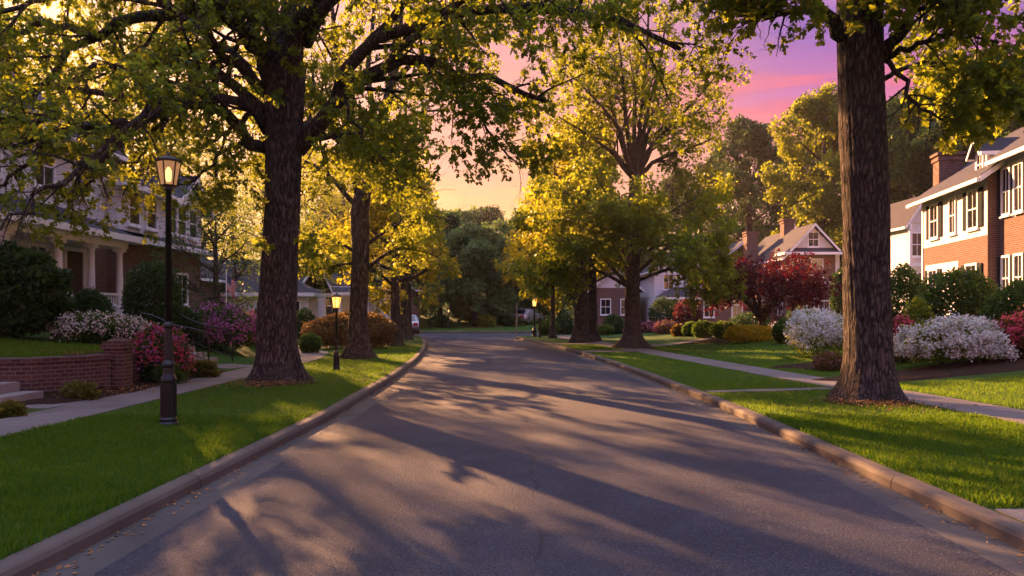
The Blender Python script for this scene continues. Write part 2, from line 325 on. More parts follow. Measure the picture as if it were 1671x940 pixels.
def sheet(name, rows, mat, parent=None, kind='structure', smooth=True):
    """rows: (n,m,3) grid"""
    R = np.asarray(rows, float); n, m, _ = R.shape; i = np.arange(n - 1)[:, None] * m; j = np.arange(m - 1)[None]
    f = np.stack([i + j, i + j + 1, i + m + j + 1, i + m + j], -1).reshape(-1, 4)
    mb = MB(); mb.add(R.reshape(-1, 3), f); o = mb.build(name, mat, parent, smooth)
    if kind and not parent: o['kind'] = kind
    return o
def draped(fn_xy, us, vs, lift):
    U, V = np.meshgrid(us, vs, indexing='ij'); X, Y = fn_xy(U, V); return np.stack([X, Y, terrain(X, Y) + lift], -1)

# far ground sheet
g = MB(); g.add([(-700, -60, -.12), (700, -60, -.12), (700, 900, -.12), (-700, 900, -.12)], np.array([[0, 1, 2, 3]]))
tag(g.build('ground', M['lawn']), kind='structure')
def yrows(end): return np.unique(np.concatenate([np.arange(-8, 20, .2), np.arange(20, 42, .4), np.arange(42, end, .12), [end]]))
yl, yr = yrows(54.5), yrows(50.95)
dcols = np.unique(np.concatenate([[0.145], np.arange(.3, 7.5, .22), np.arange(7.5, 14, .5), np.arange(14, 60, 3)]))
wallzone = np.unique(np.concatenate([dcols, np.arange(4.4, 6.2, .06)]))
def lawn(name, ys, XF, sgn, cols):
    Yg, Dg = np.meshgrid(ys, cols, indexing='ij'); X = XF(Yg) + sgn * Dg
    Z = terrain(X, Yg)
    if sgn > 0: return sheet(name, np.stack([X, Yg, Z], -1), M['lawn'])
    return sheet(name, np.stack([X, Yg, Z], -1)[:, ::-1], M['lawn'])
lawn('lawn', yl, XL, -1, wallzone); lawn('lawn', yr, XR, 1, dcols)
xs = np.linspace(-70, 70, 140); ys = np.concatenate([[57.75], np.linspace(58, 125, 40)])
Xg, Yg = np.meshgrid(xs, ys, indexing='ij'); sheet('lawn', np.stack([Xg, Yg + .012 * Xg * 0, terrain(Xg, Yg)], -1)[::-1], M['lawn'])
# road: main street plus cross street, as one sheet with a faint crown
yy = np.unique(np.concatenate([np.arange(-9, 40, .5), np.arange(40, 51, .25)]))
uu = np.linspace(0, 1, 15)
def roadrow(U, V):
    a, b = XL(U), XR(U); return a + (b - a) * V, U
Ug, Vg = np.meshgrid(yy, uu, indexing='ij'); X, Y = roadrow(Ug, Vg); Z = .03 * (1 - (2 * Vg - 1) ** 2) * np.clip((50 - Y) / 12, 0, 1)
sheet('road', np.stack([X, Y, Z - .0], -1), M['asphalt'])
xs = np.linspace(-70, 70, 60); Xg, Yg = np.meshgrid(xs, [50.2, 54, 57.6], indexing='ij'); sheet('cross_street', np.stack([Xg, Yg, np.full_like(Xg, -.004)], -1)[::-1], M['asphalt'])
# kerbs with joints, gutter pan
def path_of(Yk, Xk, xf, ymax, n):
    ys = np.linspace(-8, ymax, n); return np.stack([xf(ys), ys], -1)
def resample(p, step):
    d = np.concatenate([[0], np.cumsum(np.linalg.norm(np.diff(p, axis=0), axis=1))]); s = np.arange(0, d[-1], step)
    return np.stack([np.interp(s, d, p[:, k]) for k in range(p.shape[1])], -1)
def kerb(name, p, sgn, joint=3.0, skip=()):
    p = resample(p, .3); tg = np.gradient(p, axis=0); tg /= np.linalg.norm(tg, axis=1, keepdims=True); nr = np.stack([tg[:, 1], -tg[:, 0]], -1) * sgn
    prof = [(-.02, -.1), (-.015, .085), (.005, .118), (.03, .132), (.13, .138), (.15, .134), (.15, -.1)]
    mb = MB(); k = int(joint / .3)
    for a in range(0, len(p) - 1, k):
        b = min(a + k, len(p) - 1); idx = np.arange(a, b + 1); pp = p[idx].copy()
        pp[0] += tg[a] * .008; pp[-1] -= tg[b] * .008
        dz = rng.normal(0, .003)
        V = np.array([[(*(pp[i] + nr[idx[i]] * o), z + dz) for o, z in prof] for i in range(len(idx))]); n, m = V.shape[:2]
        f = [[i * m + j, i * m + j + 1, (i + 1) * m + j + 1, (i + 1) * m + j] for i in range(n - 1) for j in range(m - 1)]
        f = f if sgn < 0 else [q[::-1] for q in f]
        mb.add(V.reshape(-1, 3), np.array(f)); nn = mb.n - n * m
        mb.f.append(np.array([list(range(nn, nn + m))])); mb.f.append(np.array([list(range(nn + (n - 1) * m, nn + n * m))[::-1]]))
    o = mb.build(name, M['kerb']); o['kind'] = 'structure'
    G = np.array([[(*(q + nr[i] * o_), z) for o_, z in ((-.40, .006), (-.2, .008), (-.012, .011))] for i, q in enumerate(p)])
    sheet('gutter', G if sgn > 0 else G[:, ::-1], M['gutter'])
    return p, nr
KL, nL = kerb('kerb', np.stack([_lx, _ly], -1)[(_ly > -8) & (_ly < 54.3)], -1)
KR, nR = kerb('kerb', np.stack([_rx, _ry], -1)[(_ry > -8) & (_ry < 50.8)], 1)
kerb('kerb', np.stack([np.linspace(-65, 65, 200), np.full(200, 57.62)], -1), -1)
# pavements (slabs with joints)
def strip(name, pts, wd, mat, joint=1.5, lift=.012, step=.3, gap=.012):
    p = resample(np.array(pts, float), step); 
    for _ in range(6): p[1:-1] = (p[:-2] + p[1:-1] * 2 + p[2:]) / 4
    tg = np.gradient(p, axis=0); tg /= np.linalg.norm(tg, axis=1, keepdims=True); nr = np.stack([tg[:, 1], -tg[:, 0]], -1); k = max(1, int(joint / step)); mb = MB()
    for a in range(0, len(p) - 1, k):
        b = min(a + k, len(p) - 1); idx = np.arange(a, b + 1); pp = p[idx].copy(); pp[0] += tg[a] * gap / 2; pp[-1] -= tg[b] * gap / 2
        offs = np.linspace(-wd / 2, wd / 2, 4); V = np.array([[pp[i] + nr[idx[i]] * o for o in offs] for i in range(len(idx))]); Z = terrain(V[..., 0], V[..., 1]) + lift
        V3 = np.concatenate([V, Z[..., None]], -1); lo = V3.copy(); lo[..., 2] -= .05; n, m = V3.shape[:2]
        q = [[i * m + j, i * m + j + 1, (i + 1) * m + j + 1, (i + 1) * m + j] for i in range(n - 1) for j in range(m - 1)]
        N = n * m; ring = [i * m for i in range(n)] + [(n - 1) * m + j for j in range(1, m)] + [i * m + m - 1 for i in range(n - 2, -1, -1)] + [j for j in range(m - 2, 0, -1)]
        sd = [[ring[i], ring[(i + 1) % len(ring)], ring[(i + 1) % len(ring)] + N, ring[i] + N] for i in range(len(ring))]
        mb.add(np.concatenate([V3.reshape(-1, 3), lo.reshape(-1, 3)]), np.array(q + sd))
    o = mb.build(name, mat); o['kind'] = 'structure'; return o
PATHS = []
def walk(name, pts, wd, mat=None, **k):
    PATHS.append((resample(np.array(pts, float), .2), wd / 2)); return strip(name, pts, wd, mat or M['pavement'], **k)
SWL = [(-6.95, -6), (-6.9, 4), (-6.85, 12), (-6.8, 18), (-6.85, 24), (-7.5, 28), (-9.5, 32), (-13, 35)]
walk('sidewalk', SWL, 1.08)
SWR = [(7.75, -6), (7.7, 4), (7.6, 11), (7.3, 14), (6.6, 18.5), (5.9, 24), (5.3, 29), (4.6, 34), (3.9, 39), (3.4, 43), (3.2, 47.5)]
walk('sidewalk', SWR, 1.08)
walk('front_path', [(-7.45, 20.6), (-8.1, 20.9), (-8.6, 21.2)], 1.3, joint=1.2)
walk('front_path', [(-7.4, 12.35), (-8.1, 12.45)], 1.1, joint=.9)
walk('verge_path', [(3.82, 14.3), (5.2, 14.6), (6.7, 15.0)], .34, joint=1.2)
walk('verge_path', [(2.75, 28.6), (4.0, 28.8), (4.9, 29.1)], 1.0, joint=1.2)
walk('verge_path', [(2.0, 35.2), (3.0, 35.4), (3.9, 35.6)], .9, joint=1.2)
walk('driveway', [(3.8, 4.6), (7.2, 4.6)], 2.4, joint=1.8, step=.3)
walk('front_path', [(5.4, 33), (9, 35), (14, 40), (17, 46)], .9, joint=1.2)
# planting beds
def bed(name, poly_c, rx, ry, rot=0.0, lift=.02, seed=1):
    r = np.random.default_rng(seed); th = np.linspace(0, 2 * math.pi, 49)[:-1]; rad = 1 + .1 * np.sin(3 * th + seed) + .06 * np.sin(7 * th)
    rings = []
    for s in (0.02, .3, .55, .75, .9, 1.0):
        a = np.cos(th) * rx * rad * s; b = np.sin(th) * ry * rad * s; x = poly_c[0] + a * math.cos(rot) - b * math.sin(rot); y = poly_c[1] + a * math.sin(rot) + b * math.cos(rot)
        rings.append(np.stack([x, y, terrain(x, y) + lift * (1 if s < 1 else -.5) + (.02 * r.random(len(th)) if s < 1 else 0)], -1))
    R = np.array(rings); R = np.concatenate([R, R[:, :1]], 1); return sheet(name, R, M['soil'])
bed('mulch_bed', (-7.92, 14.1), .62, 2.3, -.12, .03, 3)
bed('mulch_bed', (-8.0, 17.6), .8, 1.6, -.1, .03, 4)
bed('mulch_bed', (11.2, 17.6), 4.2, 1.1, .25, .03, 5); bed('mulch_bed', (9.2, 20.6), 1.9, 1.2, .2, .03, 6)
bed('mulch_bed', (12.5, 34), 5.0, 1.6, .15, .03, 7); bed('mulch_bed', (-5.0, 15.9), .75, .7, 0, .03, 8); bed('mulch_bed', (6.1, 12.7), .8, .5, 0, .03, 9)
bed('mulch_bed', (-5.15, 24.5), .6, .5, 0, .03, 10)

# ------------------------------------------------------------------ plants
MAPLE = np.array([(0, 0), (.02, -.30), (.20, -.20), (.36, -.50), (.50, -.20), (.74, -.26), (1, 0), (.74, .26), (.50, .20), (.36, .50), (.20, .20), (.02, .30)]) - [.1, 0]
DIAM = np.array([(0, 0), (.45, -.36), (1, 0), (.45, .36)])
OVAL = np.array([(0, 0), (.3, -.3), (.75, -.26), (1, 0), (.75, .26), (.3, .3)])
def unit(a): return a / (np.linalg.norm(a, axis=-1, keepdims=True) + 1e-9)
def leaves(mb, P, Dr, size, shape, r, upb=1.0, jit=.8, N=None, fold=0.0):
    n = len(P); X = unit(Dr + r.normal(0, .35, (n, 3))); Nn = (np.array([0, 0, upb]) if N is None else N * upb) + r.normal(0, jit, (n, 3))
    Y = unit(np.cross(Nn, X)); s = (size * r.uniform(.5, 1.3, n))[:, None, None]
    V = P[:, None] + s * (shape[None, :, :1] * X[:, None] + shape[None, :, 1:] * Y[:, None])
    if fold: 
        Z = unit(np.cross(X, Y)); V = V + s * fold * (np.abs(shape[None, :, 1:]) * 2 - shape[None, :, :1] * .8) * Z[:, None]
    k = len(shape); mb.add(V.reshape(-1, 3), (np.arange(n)[:, None] * k + np.arange(k)[None]))
def spawn(P, R, n, t0, t1, ratio, ang, K, r, up=.15, wander=.25, droop=0.0, rr=.55, tap=.25, shorten=.55, flat=0.0, minL=.25, absL=None):
    N, Kp, _ = P.shape; plen = np.linalg.norm(np.diff(P, axis=1), axis=2).sum(1)
    t = (np.arange(n)[None] + r.random((N, n))) / n * (t1 - t0) + t0; fi = t * (Kp - 1); i = np.minimum(fi.astype(int), Kp - 2); fr = (fi - i)[..., None]
    a = np.take_along_axis(P, i[..., None].repeat(3, 2), 1); b = np.take_along_axis(P, (i + 1)[..., None].repeat(3, 2), 1)
    pos = a + (b - a) * fr; tg = unit(b - a); rad = np.take_along_axis(R, i, 1) * (1 - fr[..., 0]) + np.take_along_axis(R, i + 1, 1) * fr[..., 0]
    rv = r.normal(0, 1, (N, n, 3)); perp = unit(rv - (rv * tg).sum(-1, keepdims=True) * tg)
    if flat: perp = unit(perp * np.array([1, 1, 1 - flat]))
    th = np.radians(ang) * r.uniform(.65, 1.25, (N, n, 1)); d = unit(tg * np.cos(th) + perp * np.sin(th) + np.array([0, 0, up]))
    L = (plen[:, None] * ratio if absL is None else absL) * (1 - shorten * (t - t0) / (t1 - t0 + 1e-9)) * r.uniform(.65, 1.25, (N, n)); L = np.maximum(L, minL)
    pos, d, L, rad = pos.reshape(-1, 3), d.reshape(-1, 3), L.reshape(-1), rad.reshape(-1)
    pts = [pos]; 
    for k in range(K - 1):
        d = unit(d + r.normal(0, wander, d.shape) / (K ** .5) + np.array([0, 0, -droop / K])); pts.append(pts[-1] + d * (L / (K - 1))[:, None])
    Q = np.stack(pts, 1); r0 = np.minimum(rad * rr, .012 + L * .022); RR = r0[:, None] * np.linspace(1, tap, K)[None]
    return Q, RR
def curve(pts, K):
    """Catmull-Rom through the given points, K samples"""
    p = np.array(pts, float); 
    if len(p) < 3: p = np.array([p[0], (p[0] + p[-1]) / 2, p[-1]])
    e = np.concatenate([[2 * p[0] - p[1]], p, [2 * p[-1] - p[-2]]]); out = []
    for s in np.linspace(0, len(p) - 1 - 1e-6, K):
        i = int(s); t = s - i; a, b, c, d = e[i:i + 4]; out.append(.5 * ((2 * b) + (c - a) * t + (2 * a - 5 * b + 4 * c - d) * t * t + (-a + 3 * b - 3 * c + d) * t ** 3))
    return np.array(out)
def trunk_mesh(pts, rad, seed, rings=110, sides=72, flare=.85, fh=.35, lobes=5, rough=1.0):
    r = np.random.default_rng(seed); C = curve(pts, rings); z = C[:, 2] - C[0, 2]; R = np.interp(np.linspace(0, 1, rings), np.linspace(0, 1, len(rad)), rad)
    zz = np.maximum(z, 0); th = np.arange(sides) * 2 * math.pi / sides; Z, Th = np.meshgrid(zz, th, indexing='ij'); ph = r.uniform(0, 6, 12)
    fl = flare * np.exp(-Z / fh) * (1 + .38 * np.cos(lobes * Th + ph[0]) + .22 * np.cos((lobes + 2) * Th + ph[1])) + .05 * np.exp(-Z / (fh * 4)) * (1 + .6 * np.cos(lobes * Th + ph[0]))
    tw = Th + .10 * np.sin(Z * .9 + ph[2])
    rid = sum(a * np.abs(np.sin(k * tw / 2 + ph[i] + .5 * np.sin(Z * (1.3 + .4 * i) + ph[i + 1]))) for i, (k, a) in enumerate(((17, .022), (29, .018), (41, .012))))
    lump = .030 * np.sin(2 * Th + Z * .8 + ph[8]) + .022 * np.sin(3 * Th - Z * 1.7 + ph[9]) + r.normal(0, .005, Z.shape)
    rr = R[:, None] * (1 + fl + rough * (rid + lump))
    for _ in range(int(8 + 4 * C[-1, 2] / 3)):      # knots and scars
        zk, tk, a, sg = r.uniform(.3, max(Z.max(), .5)), r.uniform(0, 6.28), r.uniform(-.06, .11), r.uniform(.08, .22); dt = np.angle(np.exp(1j * (Th - tk))); rr = rr * (1 + rough * a * np.exp(-((Z - zk) / sg) ** 2 - (dt * R.mean() / sg) ** 2 * 2))
    V = np.stack([C[:, None, 0] + rr * np.cos(Th), C[:, None, 1] + rr * np.sin(Th), np.repeat(C[:, 2:3], sides, 1)], -1); V[0, :, 2] -= .12
    i = np.arange(rings - 1)[:, None] * sides; j = np.arange(sides)[None]; j2 = (j + 1) % sides
    mb = MB(); mb.add(V.reshape(-1, 3), np.stack([i + j, i + j2, i + sides + j2, i + sides + j], -1).reshape(-1, 4)); mb.f.append(np.array([[(rings - 1) * sides + k for k in range(sides)]])); return mb, C, R
def auto_limbs(C, R, h0, h1, n, ell, r, K=9, up=.55, rise=.25, azs=None):
    """limbs from the trunk between heights h0..h1 reaching the crown ellipsoid ell=(cx,cy,cz,rx,ry,rz)"""
    P, RR = [], []; cz = np.array(ell[:3]); er = np.array(ell[3:]); az = r.uniform(0, 6.28)
    for k in range(n):
        f = (k + r.random() * .7) / n; h = h0 + (h1 - h0) * f; i = int(np.argmin(np.abs(C[:, 2] - C[0, 2] - h))); s = C[i]; az += 2.4 + r.normal(0, .25)
        e = up * (.3 + 1.5 * f) + r.normal(0, .12); d = np.array([math.cos(az) * math.cos(e), math.sin(az) * math.cos(e), math.sin(e)])
        q = (s - cz) / er; dd = d / er; A = dd @ dd; B = q @ dd; Cc = q @ q - 1; disc = B * B - A * Cc
        L = (-B + math.sqrt(disc)) / A if disc > 0 else er.min() * .5; L = max(L, .8) * r.uniform(.8, 1.0)
        pts = [s]; dk = d.copy()
        for m in range(K - 1):
            dk = dk + r.normal(0, .10, 3) + np.array([0, 0, rise / K]); dk /= np.linalg.norm(dk); pts.append(pts[-1] + dk * L / (K - 1))
        P.append(pts); r0 = min(R[i] * .62, .03 + L * .022); RR.append(np.linspace(r0, r0 * .22, K))
    return np.array(P), np.array(RR)
def foliate(P, R, r, cr, br, n1=7, n2=6, n3=5, nl=12, leaf=.13, shape=MAPLE, k1=.48, k2=.45, twig=.5, up=.1, sides=(7, 5, 4, 3), droop=.35, jit=.8, drop=None, t0=.25):
    """limbs -> branches -> sub-branches -> twigs with leaves"""
    if len(P): br.tubes(P, R, sides[0])
    A = spawn(P, R, n1, t0, 1.0, k1, 48, 7, r, up, .35, droop * .3, flat=.3, minL=1.0)
    B = spawn(*A, n2, .2, 1.0, k2, 50, 6, r, up, .4, droop * .6, flat=.25, minL=.6)
    B0 = spawn(P, R, n2, t0 + .1, 1.0, .2, 55, 6, r, up, .4, droop * .6, minL=.7)
    B = (np.concatenate([B[0], B0[0]]), np.concatenate([B[1], B0[1]]))
    Cx = spawn(*B, n3, .15, 1.0, 0, 50, 4, r, up * .5, .4, droop, absL=twig, shorten=.35, minL=.15)
    for (q, rr), sd in ((A, sides[1]), (B, sides[2])): br.tubes(q, rr, sd)
    if drop is not None:
        keep = drop(Cx[0][:, -1]); Cx = (Cx[0][keep], Cx[1][keep])
    if sides[3]: br.tubes(Cx[0], Cx[1], sides[3])
    Q = Cx[0]; N, K, _ = Q.shape; tt = np.tile(np.linspace(.25, 1.0, nl), (N, 1)) + r.normal(0, .05, (N, nl)); fi = np.clip(tt, 0, 1) * (K - 1); i = np.minimum(fi.astype(int), K - 2); fr = (fi - i)[..., None]
    a = np.take_along_axis(Q, i[..., None].repeat(3, 2), 1); b = np.take_along_axis(Q, (i + 1)[..., None].repeat(3, 2), 1); pos = (a + (b - a) * fr).reshape(-1, 3)
    dr = unit(b - a).reshape(-1, 3); side = unit(np.cross(dr, r.normal(0, 1, dr.shape))); d = unit(dr * .5 + side * .9 + np.array([0, 0, -.25]))
    pos = pos + side * (leaf * .4 * r.random((len(pos), 1)))
    leaves(cr, pos, d, leaf, shape, r, 1.0, jit, fold=.12 if len(shape) > 4 else 0)
    return len(pos)
def localize(mb, base):
    for v in mb.v: v -= base
def finish_tree(name, label, cat, group, base, tm, br, cr, bm, lm):
    root = empty(name, base, label, cat, group)
    for mb in (tm, br, cr): localize(mb, base)
    tm.build('trunk', bm, root, True); br.build('branch', bm, root, True); cr.build('crown', lm, root)
    return root
def auto_tree(name, label, px, D, r0, H, crown, seed, lm='leaf_green', bm='bark', h0=None, nlimb=12, fol={}, lean=(0, 0), group=None, cat='tree', flare=.8, y_off=0, sides=40, pos=None, up=.55, base=None):
    """crown=(dx,dy,z centre,rx,ry,rz) relative to the base"""
    r = np.random.default_rng(seed); base = on(px, D) if base is None else np.array(base)
    pts = [base, base + [lean[0] * .3, lean[1] * .3, H * .35], base + [lean[0] * .6, lean[1] * .6, H * .65], base + [lean[0], lean[1], H]]
    tm, C, R = trunk_mesh(pts, [r0, r0 * .85, r0 * .6, r0 * .12], seed, 60, sides, flare, .14 + r0 * .5)
    br, cr = MB(), MB(); h0 = H * .3 if h0 is None else h0
    ell = (base[0] + crown[0], base[1] + crown[1], base[2] + crown[2], *crown[3:])
    P, RR = auto_limbs(C, R, h0, H * .97, nlimb, ell, r, up=up)
    foliate(P, RR, r, cr, br, **fol)
    return finish_tree(name, label, cat, group, base, tm, br, cr, M[bm], M[lm])
def copy_tree(o, loc, rz, label, sc=1.0, sz=None):
    c = o.copy(); COL.objects.link(c); c.location = loc; c.rotation_euler = (0, 0, rz); c.scale = (sc, sc, sz or sc); c['label'] = label
    for ch in o.children:
        d = ch.copy(); COL.objects.link(d); d.parent = c
    return c

# --- the big near tree on the left verge
def W(pxs, D0, D1=None):
    D1 = D0 if D1 is None else D1; n = len(pxs); return [at(px, py, D0 + (D1 - D0) * i / (n - 1)) for i, (px, py) in enumerate(pxs)]
D = 16.6; base = on(452, D)
tp = [base] + W([(452, 540), (456, 420), (462, 300), (464, 200), (466, 110)], D)
r = np.random.default_rng(11)
tm, C, R = trunk_mesh(tp, [.42, .395, .38, .385, .40, .42], 5, 150, 110, .55, .30, 5)
L1 = [ # (pixel polyline, depth start, depth end, r0, r1)
    ([(466, 120), (455, 60), (440, 20), (425, -30), (400, -110), (370, -220)], D, D + 1, .30, .09),
    ([(470, 120), (478, 60), (500, 25), (530, -10), (570, -90), (600, -200)], D, D - 1.5, .27, .08),
    ([(466, 120), (470, 30), (478, -60), (470, -160), (480, -260)], D, D + 2.5, .26, .07),
    ([(445, 115), (405, 60), (365, 26), (320, 20), (260, 27), (200, 42), (150, 60), (90, 110), (60, 150)], D, D - 1.5, .20, .05),
    ([(372, 28), (335, 0), (290, -25), (230, -50), (150, -60)], D - .4, D - 2.5, .12, .04),
    ([(442, 165), (430, 110), (405, 70), (388, 40), (370, 10), (345, -50)], D, D - 2, .15, .05),
    ([(438, 240), (402, 228), (385, 202), (352, 172), (312, 165), (270, 186), (220, 208), (150, 212), (85, 217), (20, 240)], D, D - 3.5, .15, .035),
    ([(436, 215), (405, 175), (360, 158), (322, 152), (280, 160), (230, 190), (180, 240), (120, 270)], D, D - 4.5, .12, .03),
    ([(400, 230), (370, 240), (345, 262), (315, 290), (290, 300)], D - .2, D - 1.5, .06, .015),
    ([(437, 160), (410, 120), (370, 78), (330, 80), (318, 120), (310, 160)], D, D + 1.5, .10, .03),
    ([(210, 208), (180, 240), (130, 275), (80, 305), (40, 330), (0, 375)], D - 3.2, D - 5.5, .06, .02),
    ([(485, 245), (522, 200), (556, 152), (600, 122), (640, 108), (700, 104), (760, 120), (830, 140), (890, 165)], D, D - 2.5, .20, .04),
    ([(550, 160), (575, 105), (610, 65), (680, 42), (760, 18), (860, 14), (960, 22), (1040, 45), (1110, 80)], D - .5, D - 4.5, .15, .035),
    ([(620, 120), (660, 70), (720, 30), (790, -10), (870, -30)], D - 1, D - 5, .09, .03),
    ([(500, 70), (535, 15), (590, -40), (680, -80), (800, -90)], D, D - 4, .15, .04),
    ([(432, 150), (380, 100), (330, 60), (240, -20), (140, -60), (30, -80)], D, D - 4.5, .13, .04),
    ([(470, 60), (500, -20), (540, -100), (600, -160), (700, -200)], D, D + 3, .16, .05),
    ([(560, 160), (575, 200), (610, 240), (650, 285)], D - .6, D - 1.5, .04, .012),
    ([(700, 105), (740, 150), (790, 200), (850, 270)], D - 1.6, D - 2.5, .05, .014),
    ([(450, 130), (420, 80), (380, 20), (330, -60), (250, -140)], D, D + 4, .15, .05),
    
    ([(600, 70), (680, 0), (780, -20), (900, -20), (1000, 0)], D - 1, D - 3, .09, .025), ([(475, 210), (505, 205), (540, 225), (580, 240)], D, D + 5, .11, .03), ([(460, 190), (440, 170), (430, 190), (420, 210)], D + .2, D + 6, .11, .03),
    ([(470, 170), (500, 150), (530, 170), (560, 190)], D + .2, D + 7, .11, .03), ([(480, 230), (530, 220), (590, 230), (650, 250)], D, D + 2.5, .09, .025), ([(445, 200), (410, 190), (370, 215), (330, 240)], D, D + 4.5, .10, .03),
    ([(440, 190), (380, 130), (290, 100), (180, 110), (60, 150), (-60, 170)], D, D + .5, .14, .03),
    ([(150, 60), (80, 40), (10, 60), (-80, 90)], D - 1.2, D + .5, .09, .03),
    ([(270, 186), (180, 150), (90, 140), (0, 160), (-90, 200)], D - 2, D - .5, .08, .025),
    ([(230, -50), (120, -20), (20, 20), (-90, 30)], D - 2.3, D - 2, .08, .03),
    ([(220, 210), (130, 200), (40, 190), (-60, 210)], D - 2.6, D - 4.5, .07, .02),
    ([(220, 210), (180, 250), (150, 290), (110, 330)], D - 2.7, D - 3.0, .045, .012),
    ([(85, 217), (50, 260), (0, 300), (-50, 330)], D - 3.4, D - 3.0, .05, .015), ([(270, 190), (240, 240), (215, 280), (200, 320)], D - 2.0, D - 1.0, .04, .012),
    ([(60, 150), (0, 210), (-60, 250), (-120, 270)], D - 1.5, D - 2, .05, .02),
]
K = 12
P = np.array([curve(W(p, a, b), K) for p, a, b, _, _ in L1]); P[:, 1:-1] += r.normal(0, .05, P[:, 1:-1].shape); RR = np.array([np.linspace(a, b, K) for *_, a, b in L1])
br, cr = MB(), MB()
def crown_floor(Q):   # the crown's underside: lower over the garden, higher over the street; airier over the garden
    air = np.where(Q[:, 0] < -6.8, np.where(Q[:, 2] < 5.0, .18, .56), np.where(Q[:, 0] > -2.5, .68, np.where(Q[:, 2] < 4.6, .6, .8))); thin = np.random.default_rng(3).random(len(Q)) < air
    return thin & ( Q[:, 2] > np.where(Q[:, 0] < -7.3, 3.0, np.where(Q[:, 0] < -2.4, 3.75, 4.15 + .1 * np.clip(Q[:, 0], 0, 5))) + .25 * np.sin(Q[:, 0] * 2.1) * np.cos(Q[:, 1] * 1.7))
print('L1', foliate(P, RR, r, cr, br, 8, 6, 6, 15, .090, MAPLE, .36, .44, .5, .08, (14, 6, 4, 3), drop=crown_floor, t0=.2))
# a few small sprays of leaves straight off the trunk
sp = []
for (px, py), (qx, qy) in (((462, 120), (480, 85)), ((470, 115), (500, 110)), ((462, 150), (445, 165)), ((476, 400), (515, 395)), ((440, 410), (425, 400)), ((478, 430), (520, 415))):
    sp.append(curve([at(px, py, D - .3), at((px + qx) / 2, (py + qy) / 2 - 5, D - .8), at(qx, qy, D - 1.2)], 6))
sp = np.array(sp); Q = spawn(sp, np.full(sp.shape[:2], .012), 6, .2, 1, 0, 50, 4, r, 0, .3, .5, absL=.28, minL=.15); br.tubes(sp, np.full(sp.shape[:2], .009), 4); br.tubes(*Q, 3)
pp = Q[0][:, 1:].reshape(-1, 3); pp = np.concatenate([pp] * 2); leaves(cr, pp, r.normal(0, 1, pp.shape) + [0, 0, -.3], .15, MAPLE, r, fold=.12)
finish_tree('shade_tree', 'massive dark trunked shade tree on the left verge with golden leaves, nearest on that side', 'tree', 'street trees', base, tm, br, cr, M['bark'], M['leaf_maple'])

# --- the big near tree on the right verge
D = 13.1; base = on(1418, D); r = np.random.default_rng(21)
tp = [base] + W([(1417, 560), (1414, 430), (1411, 300), (1406, 150), (1402, 20), (1400, -120), (1405, -260)], D)
tm, C, R = trunk_mesh(tp, [.39, .37, .36, .365, .37, .38, .33, .25], 9, 170, 110, .60, .28, 5)
L2 = [
    ([(1378, 62), (1352, 28), (1322, 5), (1280, -30), (1220, -60), (1150, -90)], D, D - 2.0, .13, .03),
    ([(1335, 15), (1300, 20), (1250, 18), (1200, 25)], D - .8, D - 2.0, .05, .015),
    ([(1438, 95), (1462, 65), (1482, 35), (1500, 0), (1530, -60)], D, D - 1, .12, .04),
    ([(1437, 85), (1455, 100), (1472, 128), (1485, 155), (1500, 172), (1522, 188), (1545, 200)], D, D - 1.0, .055, .014),
    ([(1445, 95), (1480, 75), (1530, 60), (1580, 55), (1630, 70)], D, D - 1.6, .06, .015),
    ([(1440, 130), (1470, 110), (1510, 105), (1560, 120), (1600, 140)], D, D + .8, .05, .012),
    ([(1400, -60), (1360, -140), (1290, -200), (1180, -240)], D, D - 3, .15, .04),
    ([(1400, -60), (1460, -140), (1560, -200), (1700, -240)], D, D - 2, .15, .04),
    ([(1405, -120), (1400, -260), (1380, -400)], D, D + 2, .18, .04),
    ([(1405, -100), (1440, -220), (1480, -380)], D, D - 3, .16, .04),
    ([(1400, -20), (1340, -60), (1260, -90), (1170, -90), (1080, -60)], D, D - .5, .12, .03),
    ([(1400, -10), (1500, -40), (1600, -50), (1700, -30)], D, D + 2.5, .12, .03),
    ([(1405, -160), (1300, -260), (1150, -330)], D, D + 3, .14, .03),
    ([(1405, -160), (1540, -290), (1700, -330)], D, D + 3, .14, .03),
]
K = 12; P = np.array([curve(W(p, a, b), K) for p, a, b, _, _ in L2]); P[:, 1:-1] += r.normal(0, .04, P[:, 1:-1].shape); RR = np.array([np.linspace(a, b, K) for *_, a, b in L2])
br, cr = MB(), MB()
def right_floor(Q): return Q[:, 2] > np.where(Q[:, 0] > 7.0, 4.6, np.where(Q[:, 0] > 5.6, 6.0, 6.05)) + .2 * np.sin(Q[:, 0] * 2.4 + Q[:, 1])
print('R1', foliate(P, RR, r, cr, br, 7, 6, 6, 11, .115, MAPLE, .34, .42, .42, .05, (12, 6, 4, 3), drop=right_floor, t0=.3))
sp = []
for (px, py), (qx, qy) in (((1395, 20), (1385, 45)), ((1400, 15), (1415, 5)), ((1400, 25), (1405, 55)), ((1398, 10), (1375, 12))):
    sp.append(curve([at(px, py, D - .35), at((px + qx) / 2, (py + qy) / 2 - 5, D - .7), at(qx, qy, D - 1.0)], 6))
sp = np.array(sp); Q = spawn(sp, np.full(sp.shape[:2], .01), 5, .2, 1, 0, 50, 4, r, 0, .3, .5, absL=.2, minL=.1); br.tubes(sp, np.full(sp.shape[:2], .007), 4); br.tubes(*Q, 3)
pp = Q[0][:, 1:].reshape(-1, 3); leaves(cr, pp, r.normal(0, 1, pp.shape) + [0, 0, -.3], .13, MAPLE, r, fold=.12)
finish_tree('shade_tree', 'massive dark trunked shade tree on the right verge beside the white flowering shrub', 'tree', 'street trees', base, tm, br, cr, M['bark'], M['leaf_maple'])

